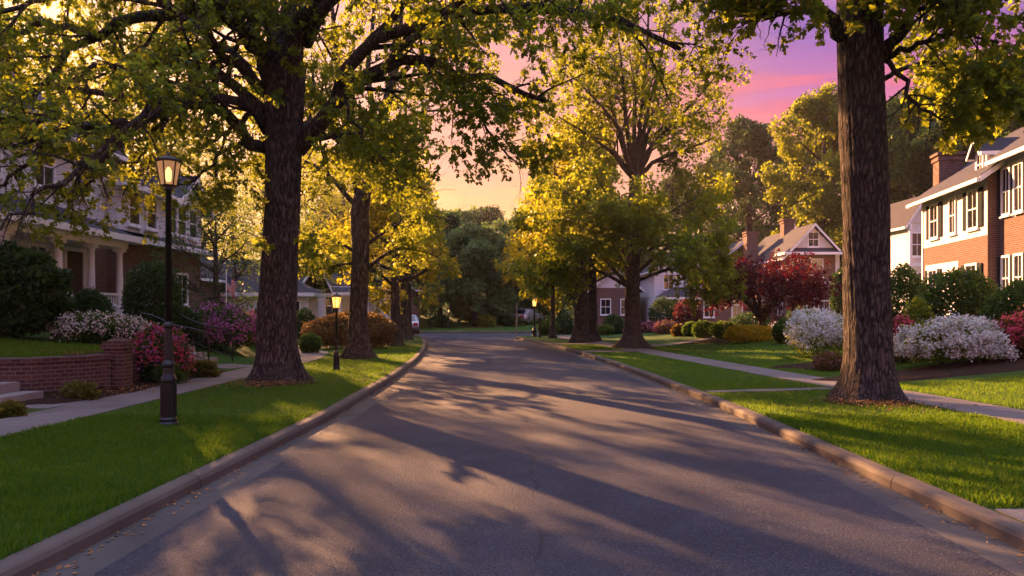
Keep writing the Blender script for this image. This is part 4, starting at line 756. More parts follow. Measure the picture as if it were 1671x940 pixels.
# ------------------------------------------------------------------ buildings
class House:
    def __init__(s, name, label, cat, loc, rz=0.0, group='houses along the street'): s.r = empty(name, loc, label, cat, group, rz)
    def part(s, name, mb, mat, parent=None): return mb.build(name, M[mat], parent or s.r)
    def wall(s, name, mat, *boxes):
        mb = MB(); [mb.box(*b) for b in boxes]; return s.part(name, mb, mat)
    def gable_wall(s, x0, x1, y, th, ze, zr, mat='siding', axis='x'):
        mb = MB(); m = (x0 + x1) / 2
        v = [(x0, y, ze), (x1, y, ze), (m, y, zr), (x0, y + th, ze), (x1, y + th, ze), (m, y + th, zr)]
        if axis == 'y': v = [(b, a, c) for a, b, c in v]
        mb.add(v, [[0, 1, 2], [5, 4, 3], [0, 3, 4, 1], [1, 4, 5, 2], [2, 5, 3, 0]]); return s.part('gable', mb, mat)
    def gable_roof(s, x0, x1, y0, y1, ze, zr, ov=.35, axis='y', th=.16, mat='shingle'):
        """ridge along axis"""
        sw = axis == 'x'
        if sw: x0, x1, y0, y1 = y0, y1, x0, x1
        m = (x0 + x1) / 2; k = (zr - ze) / (m - x0); e = ze - ov * k; a, b = y0 - ov, y1 + ov; mb, tr = MB(), MB()
        P = lambda L: [(q[1], q[0], q[2]) if sw else q for q in L]
        f = np.array([[0, 1, 2, 3], [7, 6, 5, 4], [0, 4, 5, 1], [1, 5, 6, 2], [2, 6, 7, 3], [3, 7, 4, 0]])
        for sx, xe in ((-1, x0 - ov), (1, x1 + ov)):
            mb.add(P([(xe, a, e), (m, a, zr), (m, b, zr), (xe, b, e), (xe, a, e + th), (m, a, zr + th), (m, b, zr + th), (xe, b, e + th)]), f)
            for yy in (a - .03, b + .003):
                tr.add(P([(xe, yy, e - .08), (m, yy, zr - .08), (m, yy + .027, zr - .08), (xe, yy + .027, e - .08), (xe, yy, e + th - .03), (m, yy, zr + th - .03), (m, yy + .027, zr + th - .03), (xe, yy + .027, e + th - .03)]), f)
            q = P([(min(xe, xe + sx * .10), a, e - .06), (max(xe, xe + sx * .10), b, e + .10)]); tr.box(q[0][0], q[1][0], q[0][1], q[1][1], e - .06, e + .08)
        rf = s.part('roof', mb, mat); s.part('fascia', tr, 'white_paint'); return rf
    def hip_roof(s, x0, x1, y0, y1, ze, zr, ov=.4, mat='shingle', inset=None):
        x0 -= ov; x1 += ov; y0 -= ov; y1 += ov; w_, l_ = x1 - x0, y1 - y0; i = min(w_, l_) / 2 if inset is None else inset; mb = MB()
        if l_ >= w_: r0, r1 = ((x0 + x1) / 2, y0 + i), ((x0 + x1) / 2, y1 - i)
        else: r0, r1 = (x0 + i, (y0 + y1) / 2), (x1 - i, (y0 + y1) / 2)
        v = [(x0, y0, ze), (x1, y0, ze), (x1, y1, ze), (x0, y1, ze), (*r0, zr), (*r1, zr)]
        fs = [[3, 2, 1, 0]] + ([[0, 1, 4], [1, 2, 5, 4], [2, 3, 5], [3, 0, 4, 5]] if l_ >= w_ else [[0, 1, 5, 4], [1, 2, 5], [2, 3, 4, 5], [3, 0, 4]])
        mb.add(v, fs); rf = s.part('roof', mb, mat); tr = MB()
        for a in ((x0 - .06, x1 + .06, y0 - .06, y0), (x0 - .06, x1 + .06, y1, y1 + .06), (x0 - .06, x0, y0, y1), (x1, x1 + .06, y0, y1)): tr.box(*a, ze - .16, ze + .04)
        tr.box(x0 + .03, x1 - .03, y0 + .03, y1 - .03, ze - .10, ze - .006); s.part('eave', tr, 'white_paint'); return rf
    def window(s, face, pos, u, z, wd, ht, sh=False, panes=2, lit=False):
        """face '-x','+x','-y': wall plane coordinate pos, centre u along the wall, centre z"""
        def B(mb, u0, u1, o0, o1, z0, z1):
            if face == '-x': mb.box(pos - o1, pos - o0, u0, u1, z0, z1)
            elif face == '+x': mb.box(pos + o0, pos + o1, u0, u1, z0, z1)
            else: mb.box(u0, u1, pos - o1, pos - o0, z0, z1)
        fr = MB(); a, b, c, d = u - wd / 2, u + wd / 2, z - ht / 2, z + ht / 2; t_ = .09
        B(fr, a - t_, a, .002, .06, c - t_, d + t_); B(fr, b, b + t_, .002, .06, c - t_, d + t_); B(fr, a, b, .002, .06, d, d + t_); B(fr, a, b, .002, .06, c - t_, c); B(fr, a, b, .012, .045, z - .025, z + .025)
        for k in range(1, panes): x = a + wd * k / panes; B(fr, x - .012, x + .012, .012, .035, c, z - .025); B(fr, x - .012, x + .012, .012, .035, z + .025, d)
        w_ = s.part('window', fr, 'white_paint'); gb = MB(); B(gb, a + .001, b - .001, .004, .014, c + .001, d - .001); s.part('pane', gb, 'window_glass', w_)
        sl = MB(); B(sl, a - t_ - .04, b + t_ + .04, .002, .11, c - t_ - .06, c - t_ - .002); s.part('sill', sl, 'white_paint', w_)
        if sh:
            for q0, q1 in ((a - t_ - .37, a - t_ - .015), (b + t_ + .015, b + t_ + .37)):
                m = MB(); B(m, q0, q1, .004, .045, c - .05, d + .05)
                for k in range(int(ht / .09)): B(m, q0 + .04, q1 - .04, .045, .06, c + k * .09, c + k * .09 + .05)
                s.part('shutter', m, 'shutter', w_)
        return w_
    def chimney(s, x0, x1, y0, y1, z0, z1, roof=None):
        mb = MB(); mb.box(x0, x1, y0, y1, z0, z1); mb.box(x0 - .06, x1 + .06, y0 - .06, y1 + .06, z1 - .25, z1 - .1); mb.box(x0 - .1, x1 + .1, y0 - .1, y1 + .1, z1, z1 + .12); s.part('chimney', mb, 'brick')
    def column(s, x, y, z0, z1, rr=.12):
        mb = MB(); h = z1 - z0; mb.lathe([(rr * 1.1, .12), (rr * 1.15, .18), (rr, .24), (rr * 1.0, h * .4), (rr * .82, h - .22), (rr * .95, h - .2), (rr * 1.1, h - .12)], 20, (x, y, z0)); mb.box(x - rr * 1.4, x + rr * 1.4, y - rr * 1.4, y + rr * 1.4, z0 + .001, z0 + .12); mb.box(x - rr * 1.35, x + rr * 1.35, y - rr * 1.35, y + rr * 1.35, z1 - .12, z1 - .001)
        s.part('column', mb, 'white_paint')

# shuttered brick and siding house on the right (front part set forward beyond, nearer part set back)
GZ = T(17.5, 27) - .15
H = House('brick_house', 'two storey brick and white siding house with black shutters at the right edge', 'house', (17.65, 27.3, GZ), -math.atan(.17))
E1, E2 = 6.05, 6.65      # eave heights above the base
H.wall('brick_wall', 'brick', (0, 8, 0, 6.3, -.6, 3.75)); H.wall('siding_wall', 'siding', (-.003, 8, .002, 6.3, 3.753, E1))
H.wall('brick_end_wall', 'brick', (.0, .9, -.02, -.003, -.6, E1 - .01))
H.wall('siding_wall', 'siding', (.4, 8.5, -14, -.03, -.6, E2)); H.wall('brick_panel', 'brick', (.37, .398, -2.2, -.05, -.5, 4.25)); H.wall('corner_board', 'white_paint', (.34, .398, -2.33, -2.205, -.5, E2 - .02)); H.wall('corner_board', 'white_paint', (-.03, -.004, 6.18, 6.33, -.5, E1 - .05))
H.wall('siding_panel', 'siding', (-.012, -.002, 2.5, 5.9, .3, 2.95))
for u in (1.15, 3.0, 4.9): H.window('-x', -.002, u, 4.85, .78 if u != 3.0 else .5, 1.4, sh=u != 3.0)
for u in (1.25, 5.0): H.window('-x', -.013, u, 1.95, .85, 1.45, sh=True)
for u in (-.62, -1.52): H.window('-x', .368, u, 5.25, .5, 1.6); H.window('-x', .368, u, 2.1, .5, 1.5)
for u, q in ((-.16, .11), (-1.07, .10), (-1.98, .11)):
    mb = MB(); mb.box(.325, .366, u - q, u + q, 4.4, 6.1); H.part('shutter', mb, 'shutter'); mb = MB(); mb.box(.325, .366, u - q, u + q, 1.3, 2.9); H.part('shutter', mb, 'shutter')
for u in (-4.2, -6.2, -9): H.window('-x', .4, u, 5.0, .9, 1.5, sh=True); H.window('-x', .4, u, 2.0, .9, 1.5, sh=True)
H.gable_roof(0, 8, .02, 6.3, E1, 8.9, .45, 'y'); H.gable_roof(.4, 8.5, -14, -.45, E2, 9.6, .42, 'y'); H.chimney(.7, 1.7, 6.32, 7.0, -.5, 8.0)
mb = MB(); mb.box(.45, 2.4, 1.1, 2.1, 6.1, 7.1); H.part('dormer', mb, 'siding'); H.gable_roof(.3, 2.6, 1.15, 2.05, 7.1, 7.6, .12, 'x', .08); H.gable_wall(1.1, 2.1, .44, .05, 7.1, 7.52, 'white_paint', 'y'); H.window('-x', .45, 1.6, 6.65, .45, .75)

# small white gabled house behind it
H = House('white_cottage', 'white house with steep gable and blue grey roof seen right of the right near trunk', 'house', (23.4, 43.5, T(23, 43)))
H.wall('siding_wall', 'siding', (0, 5, .0, 6, -.5, 5.9)); H.gable_wall(0, 2.0, -.05, .04, 5.9, 7.4); H.gable_roof(0, 2.0, -.05, 6, 5.9, 7.4, .22, 'y'); H.hip_roof(2.3, 5, 0, 6, 5.9, 7.2, .1)
H.window('-y', -.002, .55, 4.6, .6, 1.3); H.window('-y', -.002, 1.45, 4.6, .6, 1.3); H.window('-y', -.002, 1.0, 2.2, .8, 1.4)
mb = MB(); [mb.bar((x, -.3, -.4), (x, -.3, 5.8), .14, .14) for x in (.0, 2.0)]; mb.bar((-.1, -.3, 3.4), (2.1, -.3, 3.4), .12, .2); H.part('porch_frame', mb, 'white_paint')

# brick house with white gable
H = House('gabled_brick_house', 'brick house with white end gable and two chimneys behind the red leaved tree', 'house', (21.7, 58, T(22, 58) + .5))
Z = 5.65
H.wall('brick_wall', 'brick', (0, 4.1, 0, 10.5, -1.2, Z)); H.wall('siding_panel', 'siding', (2.1, 4.13, -.03, -.002, -.4, 3.3), (3.8, 4.13, -.03, -.002, 3.3, Z - .05)); H.wall('belt_board', 'white_paint', (2.0, 4.14, -.06, -.032, 3.2, 3.42))
H.gable_wall(.0, 4.1, -.02, .1, Z, 7.75); H.gable_roof(0, 4.1, 0, 10.5, Z, 7.85, .45, 'y'); H.hip_roof(-.2, 4.3, -.45, 1.2, Z + .02, 6.35, .2)
H.window('-y', -.021, 2.05, 6.75, .75, 1.05); H.window('-y', -.002, 2.35, 4.5, .8, 1.3); H.window('-y', -.002, .6, 4.6, .75, 1.1); H.window('-y', -.031, 3.1, 1.9, 1.2, 2.0, panes=3); H.window('-y', -.002, .9, 1.6, .7, 1.5)
for u in (1.4, 4.2, 7.2): H.window('-x', -.002, u, 4.5, .8, 1.3); H.window('-x', -.002, u, 1.6, .8, 1.4)
H.chimney(-1.0, -.003, 6.8, 7.8, -.4, 8.0); H.chimney(1.6, 2.5, 5.0, 5.9, 7.0, 8.9)
H.wall('wing_wall', 'brick', (-6.4, -.02, 2.5, 8, -.5, 3.1)); H.hip_roof(-6.4, -.5, 2.5, 8, 3.1, 4.9, .4)
for u in (-5.5, -3.2): H.window('-y', 2.498, u, 1.6, .75, 1.9)
H.window('-y', 2.498, -1.2, 1.4, 1.0, 1.0)
H.wall('rear_wing', 'brick', (-3, 3, 10.55, 17, -.5, 5.2)); H.gable_roof(-3, 3, 10.55, 17, 5.2, 7.6, .4, 'y')

H = House('white_house', 'pale house with a hip roofed porch seen right of the vase shaped trunk', 'house', (12.2, 63, T(13, 60)))
H.wall('siding_wall', 'siding', (0, 6.5, 0, 7, -.5, 5.2)); H.gable_wall(0, 6.5, -.02, .1, 5.2, 7.4); H.gable_roof(0, 6.5, 0, 7, 5.2, 7.4, .4, 'y'); H.hip_roof(.2, 5.5, -2.4, -.3, 2.7, 3.6, .3)
for x in (.4, 2.0, 3.7, 5.3): H.column(x, -2.2, -.3, 2.62, .12)
for x in (1.2, 3.2, 5.2): H.window('-y', -.002, x, 4.1, .8, 1.2); H.window('-y', -.002, x, 1.3, .8, 1.5)
H = House('brick_cottage', 'low brick house between the far trunks on the right', 'house', (7.2, 66, .4))
H.wall('brick_wall', 'brick', (0, 4.2, 0, 6, -.5, 3.4)); H.gable_wall(0, 4.2, -.02, .1, 3.4, 5.2); H.gable_roof(0, 4.2, 0, 6, 3.4, 5.2, .4, 'y'); H.window('-y', -.002, 1.2, 1.7, .8, 1.3); H.window('-y', -.002, 3.0, 1.7, .8, 1.3)

# porch house on the left
z0 = T(-13.5, 23) - .05
H = House('porch_house', 'white two storey house with blue grey roofs and a columned porch at the left', 'house', (-13.1, 19.9, z0))
fl = 1.50 - z0; pe = 4.15 - z0      # porch floor, porch eave
H.wall('porch_floor', 'grey_metal', (-1.297, .3, -1.5, 5.2, fl - .12, fl)); H.wall('porch_base', 'garden_brick', (-1.297, .2, -1.4, 5.1, -.5, fl - .12))
for y in (-.9, 1.35, 3.0, 4.65): H.column(.0, y, fl, pe - .35, .11)
H.wall('porch_beam', 'white_paint', (-.16, .16, -1.2, 4.9, pe - .35, pe - .02), (-1.297, -.165, 4.6, 4.88, pe - .35, pe - .02), (-1.297, -.165, -1.2, -.92, pe - .35, pe - .02))
H.hip_roof(-3.0, .1, -1.2, 4.9, pe, pe + .95, .42)
for y0, y1 in ((-.75, 1.2), (3.15, 4.5)):
    mb = MB(); mb.box(-.04, .04, y0, y1, fl + .72, fl + .80); mb.box(-.03, .03, y0, y1, fl + .1, fl + .16)
    for y in np.arange(y0 + .08, y1, .13): mb.box(-.018, .018, y - .018, y + .018, fl + .16, fl + .72)
    H.part('porch_railing', mb, 'white_paint')
mb = MB()
for k in range(5): mb.box(.3 + .001, 1.6 - k * .27, 1.5, 2.85, fl - .12 - (5 - k) * .17 + .0, fl - .12 - (4 - k) * .17 - .002)
H.part('porch_steps', mb, 'step')
for y in (1.45, 2.9):
    mb = MB(); mb.bar((.1, y, fl + .78), (1.5, y, fl - .05), .06, .07); mb.bar((.1, y, fl + .14), (1.5, y, fl - .62), .05, .05); mb.bar((1.5, y, fl - 1.2), (1.5, y, fl + .02), .1, .1)
    for q in np.linspace(.2, 1.4, 9): zt = fl + .76 - (q - .1) * .593; mb.bar((q, y, zt - .64), (q, y, zt), .03, .03)
    H.part('stair_railing', mb, 'white_paint')
H.wall('siding_wall', 'siding', (-9, -1.3, -4, 6.2, -.5, 6.35)); H.wall('brick_panel', 'brick', (-1.297, -1.27, 5.3, 6.2, -.4, fl + 2.4))
mb = MB(); mb.box(-1.296, -1.24, 3.75, 4.65, fl, fl + 2.15); H.part('front_door', mb, 'door_wood'); mb = MB(); mb.box(-1.296, -1.2, 3.62, 3.745, fl, fl + 2.3); mb.box(-1.296, -1.2, 4.655, 4.78, fl, fl + 2.3); mb.box(-1.296, -1.2, 3.745, 4.655, fl + 2.155, fl + 2.3); H.part('door_frame', mb, 'white_paint')
H.window('+x', -1.3, 2.4, fl + 1.35, .75, 1.6); H.window('+x', -1.3, .2, fl + 1.35, .85, 1.5)
for u in (-2.2, .3, 2.7, 4.7): H.window('+x', -1.3, u, 5.05, .85, 1.25)
H.gable_roof(-9, -1.3, -4, 6.2, 6.35, 9.2, .45, 'y')
mb = MB(); mb.box(-4, -1.9, .7, 2.3, 6.4, 7.7); H.part('dormer', mb, 'siding'); H.gable_roof(-4, -1.85, .7, 2.3, 7.7, 8.4, .15, 'x', .09); H.gable_wall(.7, 2.3, -1.9, .05, 7.7, 8.3, 'white_paint', 'y'); H.window('+x', -1.9, 1.5, 7.1, .7, .8)
H.wall('wing_siding', 'siding', (-8, -.9, 6.25, 13.2, 3.5, 5.15)); H.wall('wing_brick', 'brick', (-8, -.92, 6.22, 13.18, -.5, 3.2)); H.hip_roof(-8, -.62, 6.3, 13.3, 3.2, 3.52, .28, inset=.3)
for u in (7.3, 8.6, 10.3, 11.2, 12.3): H.window('+x', -.9, u, 4.38, .72, 1.15, panes=1)
for u in (8.0, 11.3): H.window('+x', -.92, u, 1.5, .9, 1.2)
H.hip_roof(-8, -.9, 6.25, 10.4, 5.15, 6.0, .38); H.gable_roof(-8, -.85, 10.4, 13.2, 5.15, 6.25, .38, 'x'); H.gable_wall(10.4, 13.2, -.9, .06, 5.15, 6.15, 'white_paint', 'y')

H = House('white_garage_house', 'low white clapboard house with grey roof behind the flag', 'house', (-20.2, 42.5, T(-17, 42) - .1))
H.wall('siding_wall', 'siding', (0, 7.6, 0, 7, -.5, 2.75)); H.gable_roof(0, 7.6, 0, 7, 2.75, 4.4, .4, 'x'); H.wall('siding_wing', 'siding', (3.0, 9.0, -2.0, -.02, -.5, 2.3)); H.hip_roof(3.0, 9.0, -2.0, .2, 2.3, 3.2, .3)
H.window('-y', -2.002, 6.6, 1.3, .9, 1.1); H.window('-y', -2.002, 8.1, 1.3, .8, 1.1); H.window('-y', -2.002, 4.2, 1.3, .8, 1.1); H.window('-y', -.002, 1.4, 1.4, .8, 1.2)
H.wall('deck_rail', 'white_paint', (2.4, 9.6, -3.05, -3.0, .55, .62), (2.4, 9.6, -3.05, -3.0, .1, .16)); 
for x in (2.4, 5.0, 7.4, 9.6): H.column(x, -3.02, -.4, .95, .06)
H = House('brick_side_house', 'dark red brick house glimpsed between the near lamp post and the twiggy tree', 'house', (-19.5, 36.0, T(-17, 36)))
H.wall('brick_wall', 'brick', (0, 3.6, 0, 5, -.5, 2.9)); H.gable_roof(0, 3.6, 0, 5, 2.9, 4.3, .35, 'y'); H.gable_wall(0, 3.6, -.02, .1, 2.9, 4.2, 'siding'); H.window('-y', -.002, 2.4, 1.5, .7, 1.1); mb = MB(); mb.box(.4, 1.3, -.05, -.002, -.4, 1.7); H.part('door', mb, 'door_wood')
H = House('grey_house', 'pale house half hidden behind the brightly lit lamp and the forked street tree', 'house', (-17.0, 54, .7))
H.wall('siding_wall', 'siding', (0, 7.5, 0, 7, -.5, 3.0)); H.gable_roof(0, 7.5, 0, 7, 3.0, 5.2, .4, 'x'); H.hip_roof(.5, 7.0, -1.8, -.45, 2.3, 2.75, .2)
for x in (.8, 2.8, 4.8, 6.7): H.column(x, -1.7, -.3, 2.25, .1)
for x in (1.6, 3.8, 5.9): H.window('-y', -.002, x, 1.4, .9, 1.3)
H = House('brick_far_house', 'small dark brick house behind the trunks near the bend on the left', 'house', (-11.6, 60.5, .5)); H.wall('brick_wall', 'brick', (0, 3.4, 0, 5, -.5, 3.2)); H.gable_roof(0, 3.4, 0, 5, 3.2, 4.8, .3, 'y'); H.gable_wall(0, 3.4, -.02, .1, 3.2, 4.7); H.window('-y', -.002, 1.7, 1.6, .8, 1.2)

# ------------------------------------------------------------------ garden walls, steps, railings
def brick_wall(name, label, pts, th, z1, zb):
    root = empty(name, (pts[0][0], pts[0][1], zb), label, 'wall'); o = np.array([pts[0][0], pts[0][1], zb]); mb, cp_ = MB(), MB(); p = resample(np.array(pts, float), .12)
    p = np.concatenate([p, [pts[-1]]]); tg = np.gradient(p, axis=0); tg /= np.linalg.norm(tg, axis=1, keepdims=True); nr = np.stack([tg[:, 1], -tg[:, 0]], -1)
    for m, a, b_, hw in ((mb, zb - .3, z1 - .09, th / 2), (cp_, z1 - .088, z1, th / 2 + .03)):
        V = np.array([[(*(q + n_ * -hw), a), (*(q + n_ * hw), a), (*(q + n_ * hw), b_), (*(q + n_ * -hw), b_)] for q, n_ in zip(p, nr)]) - o; n = len(p)
        f = [[i * 4 + j, i * 4 + (j + 1) % 4, (i + 1) * 4 + (j + 1) % 4, (i + 1) * 4 + j] for i in range(n - 1) for j in range(4)]; m.add(V.reshape(-1, 3), np.array(f)); m.f.append(np.array([[3, 2, 1, 0]]) + m.n - n * 4); m.f.append(np.array([[0, 1, 2, 3]]) + m.n - 4)
    mb.build('brick_body', M['garden_brick'], root); cp_.build('coping', M['garden_brick'], root); return root
brick_wall('garden_wall', 'curved low brick retaining wall holding the lawn at the left edge', [(-22, 13.7), (-13, 13.25), (-9.7, 13.1), (-8.75, 13.35), (-8.25, 13.95), (-8.0, 14.5)], .24, .86, .1)
brick_wall('garden_wall', 'short brick retaining wall set back between the two brick pillars', [(-8.15, 15.0), (-8.25, 15.6), (-8.2, 16.2)], .22, .80, .1)
def pillar(x, y, zt, hw, label):
    r_ = empty('brick_pillar', (x, y, T(x + .3, y) - .05), label, 'pillar', 'brick garden pillars'); h = zt - r_.location.z; mb = MB(); mb.box(-hw, hw, -hw, hw, -.1, h - .16); mb.build('shaft', M['garden_brick'], r_)
    mb = MB(); mb.box(-hw - .05, hw + .05, -hw - .05, hw + .05, h - .158, h - .08); mb.box(-hw - .02, hw + .02, -hw - .02, hw + .02, h - .079, h - .02); mb.lathe([(hw * 1.35, h - .02), (hw * .3, h + .06)], 4, (0, 0, 0), math.pi / 4); mb.build('cap', M['garden_brick'], r_)
pillar(-7.88, 14.72, 1.12, .19, 'capped brick pillar ending the curved garden wall'); pillar(-8.0, 16.3, .95, .17, 'brick pillar under the pink azalea, farther from the camera')
def steps(label, x1, y0, y1, n, rise, run, z, wid_dir):
    r_ = empty('garden_steps', (x1, (y0 + y1) / 2, z), label, 'steps', 'concrete garden steps')
    for k in range(n): mb = MB(); mb.box(-2.2, -k * run, -(y1 - y0) / 2, (y1 - y0) / 2, k * rise + (.002 if k else -.1), (k + 1) * rise); mb.build('step', M['step'], r_)
    return r_
steps('wide concrete garden steps at the left edge in front of the curved brick wall', -8.25, 11.9, 12.95, 2, .16, .42, .14, -1)
steps('concrete steps with arched iron handrail beyond the near lamp', -8.75, 20.3, 21.9, 4, .16, .34, .17, -1)
def railing(y, label):
    r_ = empty('iron_handrail', (-8.7, y, .2), label, 'railing', 'arched iron handrails'); mb = MB()
    c = curve([(.35, 0, .0), (.33, 0, .75), (.05, 0, .98), (-.6, 0, 1.12), (-1.2, 0, 1.38), (-1.55, 0, 1.45)], 24); mb.tubes(c, np.full(24, .022), 8); mb.build('top_rail', M['dark_iron'], r_)
    mb = MB(); mb.tubes(curve([(.33, 0, .15), (-.5, 0, .45), (-1.5, 0, .9)], 10), np.full(10, .014), 6); mb.build('lower_rail', M['dark_iron'], r_)
    for q in np.linspace(.2, -1.45, 12):
        i = int(np.argmin(np.abs(c[6:, 0] - q))) + 6; mb = MB(); zb = .15 + (.33 - q) * .41; mb.bar((q, 0, zb - .3 * 0), (q, 0, c[i][2]), .016, .016); mb.build('baluster', M['dark_iron'], r_)
railing(20.25, 'arched iron handrail on the near side of the garden steps'); railing(21.95, 'arched iron handrail on the far side of the garden steps')

# ------------------------------------------------------------------ lamps
def street_lamp(label, loc, H, base_r, pole_r, lan_w, lan_h, glow, power, n=6):
    root = empty('street_lamp', loc, label, 'street lamp', 'post lamps'); hb = H * .16; R_ = base_r
    mb = MB(); mb.lathe([(R_ * 1.35, -.03), (R_ * 1.35, .04), (R_ * 1.15, .07), (R_ * 1.2, .10), (R_, .13), (R_ * .98, hb), (R_ * 1.08, hb + .02), (R_ * 1.08, hb + .05), (R_ * .78, hb + .12), (R_ * .72, hb * 1.35), (R_ * .9, hb * 1.35 + .02), (R_ * .9, hb * 1.35 + .05), (pole_r * 1.3, hb * 1.35 + .10), (pole_r * 1.25, H * .36), (pole_r * 1.7, H * .36 + .02), (pole_r * 1.7, H * .36 + .05), (pole_r * 1.15, H * .36 + .09)], 24)
    for k in range(12): a = k * math.pi / 6; mb.bar((math.cos(a) * R_ * 1.0, math.sin(a) * R_ * 1.0, .14), (math.cos(a) * R_ * .98, math.sin(a) * R_ * .98, hb - .01), R_ * .16, R_ * .16)
    mb.build('base', M['dark_iron'], root, False)
    mb = MB(); z = H - lan_h * 1.35; mb.lathe([(pole_r * 1.15, H * .36 + .08), (pole_r * .85, z - .06), (pole_r * 1.4, z - .05), (pole_r * 1.4, z - .03), (pole_r * .9, z - .015), (lan_w * .25, z)], 20); mb.build('pole', M['dark_iron'], root, True)
    lan = MB(); r0, r1 = lan_w * .33, lan_w * .5; zl, zh = z + lan_h * .06, z + lan_h; off = math.pi / n
    lan.lathe([(lan_w * .2, z - .002), (r0 * 1.08, z + .012), (r0 * 1.1, zl)], n, rot=off); lan.lathe([(r1 * 1.08, zh), (r1 * 1.14, zh + .01), (r1 * 1.14, zh + .025)], n, rot=off)
    for k in range(n): a = off + k * 2 * math.pi / n; lan.bar((math.cos(a) * r0, math.sin(a) * r0, zl - .005), (math.cos(a) * r1, math.sin(a) * r1, zh + .005), lan_w * .045, lan_w * .045)
    L = lan.build('lantern', M['dark_iron'], root)
    cap = MB(); cap.lathe([(r1 * 1.2, zh + .026), (r1 * 1.1, zh + .04), (r1 * .85, zh + lan_h * .17), (r1 * .35, zh + lan_h * .27), (r1 * .12, zh + lan_h * .29), (r1 * .12, zh + lan_h * .32), (r1 * .2, zh + lan_h * .35), (r1 * .04, zh + lan_h * .42)], n * 2, rot=off); cap.build('cap', M['dark_iron'], L)
    gl_ = MB(); gl_.lathe([(r0 * .97, zl + .002), (r1 * .97, zh - .002)], n, rot=off); gl_.build('glass', M[glow], L)
    bu = MB(); bu.lathe([(lan_w * .09, 0), (lan_w * .13, lan_h * .15), (lan_w * .13, lan_h * .45), (lan_w * .05, lan_h * .6)], 12, (0, 0, zl + lan_h * .15)); bu.build('bulb', M['lamp_filament'], L)
    if power:
        l = bpy.data.lights.new('lamp_light', 'POINT'); l.energy = power; l.color = (1, .52, .2); l.shadow_soft_size = lan_w * .9; lo = bpy.data.objects.new('lamp_light', l); COL.objects.link(lo); lo.parent = root; lo.location = (0, 0, zl + lan_h * .5)
    return root
# glowing frosted glass: part transparent so the bulb shows
for nm_, col, st, tf in (('lamp_glass_dim', (1, .45, .20), .10, .4), ('lamp_glass_bright', (1, .40, .08), .6, .25)):
    t = NT(nm_); e = t.n('ShaderNodeEmission', {'Color': col, 'Strength': st}); tr_ = t.n('ShaderNodeBsdfTransparent', {'Color': (.9, .8, .7)}); m = t.n('ShaderNodeMixShader', {0: tf}); t.t.links.new(e.outputs[0], m.inputs[1]); t.t.links.new(tr_.outputs[0], m.inputs[2])
    g2 = t.n('ShaderNodeBsdfGlossy', {'Roughness': .15, 'Color': (.8, .8, .8)}); m2 = t.n('ShaderNodeMixShader', {0: .08}); t.t.links.new(m.outputs[0], m2.inputs[1]); t.t.links.new(g2.outputs[0], m2.inputs[2]); M[nm_] = t.done(m2.outputs[0])
p = on(275, 10.05); street_lamp('tall black fluted lamp post with dimly glowing lantern, nearest on the left verge', p, 3.72, .095, .042, .31, .33, 'lamp_glass_dim', 2, 6)
p = on(549, 19.6); street_lamp('short black lamp post with bright orange lantern beside the forked street tree', p, 2.05, .075, .028, .26, .30, 'lamp_glass_bright', 26, 6)
p = on(872, 45.2); street_lamp('far lamp post with lit lantern on the right verge near the cross street', p, 2.45, .12, .045, .42, .44, 'lamp_glass_bright', 6, 4)
p = on(732, 63); street_lamp('distant dim lamp under the dark trees at the street end', p, 1.75, .08, .035, .30, .30, 'lamp_glass_dim', 0, 4)

# ------------------------------------------------------------------ street furniture and vehicles
p = on(843, 44.6); root = empty('sign_pole', p, 'slim grey street sign pole at the right corner of the junction', 'sign pole'); mb = MB(); mb.lathe([(.035, -.1), (.035, 2.15), (.03, 2.2)], 10); mb.build('pole', M['grey_metal'], root)
mb = MB(); mb.box(-.012, .012, -.28, .28, 1.92, 2.12); mb.build('sign_plate', M['grey_metal'], root)
p = on(881, 43.2); root = empty('mailbox', p, 'dark mailbox on a post beside the far lamp post', 'mailbox'); mb = MB(); mb.box(-.05, .05, -.05, .05, -.1, .98); mb.build('post', M['door_wood'], root)
mb = MB(); th = np.linspace(0, math.pi, 9); prof = [(-.11, 0)] + [(-.11 * math.cos(a), .12 + .11 * math.sin(a)) for a in th] + [(.11, 0)]; n = len(prof)
mb.add([(x, -.24, .98 + z) for x, z in prof] + [(x, .24, .98 + z) for x, z in prof], [[i, (i + 1) % n, n + (i + 1) % n, n + i][::-1] for i in range(n)] + [list(range(n)), list(range(2 * n - 1, n - 1, -1))]); mb.build('box', M['dark_iron'], root)
# flag on an angled staff on the white house side
t = NT('flag_cloth'); tcn = t.n('ShaderNodeUVMap'); s = t.n('ShaderNodeSeparateXYZ'); t.t.links.new(tcn.outputs[0], s.inputs[0])
v13 = t.math('MULTIPLY', s.outputs[1], 6.5); st_ = t.math('LESS_THAN', t.math('FRACT', v13), .5); c = t.mix(st_, (.75, .74, .74), (.60, .03, .05))
cant = t.math('MULTIPLY', t.math('LESS_THAN', s.outputs[0], .4), t.math('GREATER_THAN', s.outputs[1], .462)); c = t.mix(cant, c, (.02, .035, .16))
su = t.math('FRACT', t.math('MULTIPLY', s.outputs[0], 15.0)); sv = t.math('FRACT', t.math('MULTIPLY', s.outputs[1], 9.3)); dx = t.math('ABSOLUTE', t.math('SUBTRACT', su, .5)); dy = t.math('ABSOLUTE', t.math('SUBTRACT', sv, .5)); star = t.math('MULTIPLY', t.math('LESS_THAN', t.math('ADD', dx, dy), .28), cant); c = t.mix(star, c, (.6, .6, .62))
pb = t.pbr(c, .8); ts = t.n('ShaderNodeBsdfTranslucent'); t.t.links.new(c, ts.inputs[0]); m = t.n('ShaderNodeMixShader', {0: .3}); t.t.links.new(pb, m.inputs[1]); t.t.links.new(ts.outputs[0], m.inputs[2]); M['flag_cloth'] = t.done(m.outputs[0])
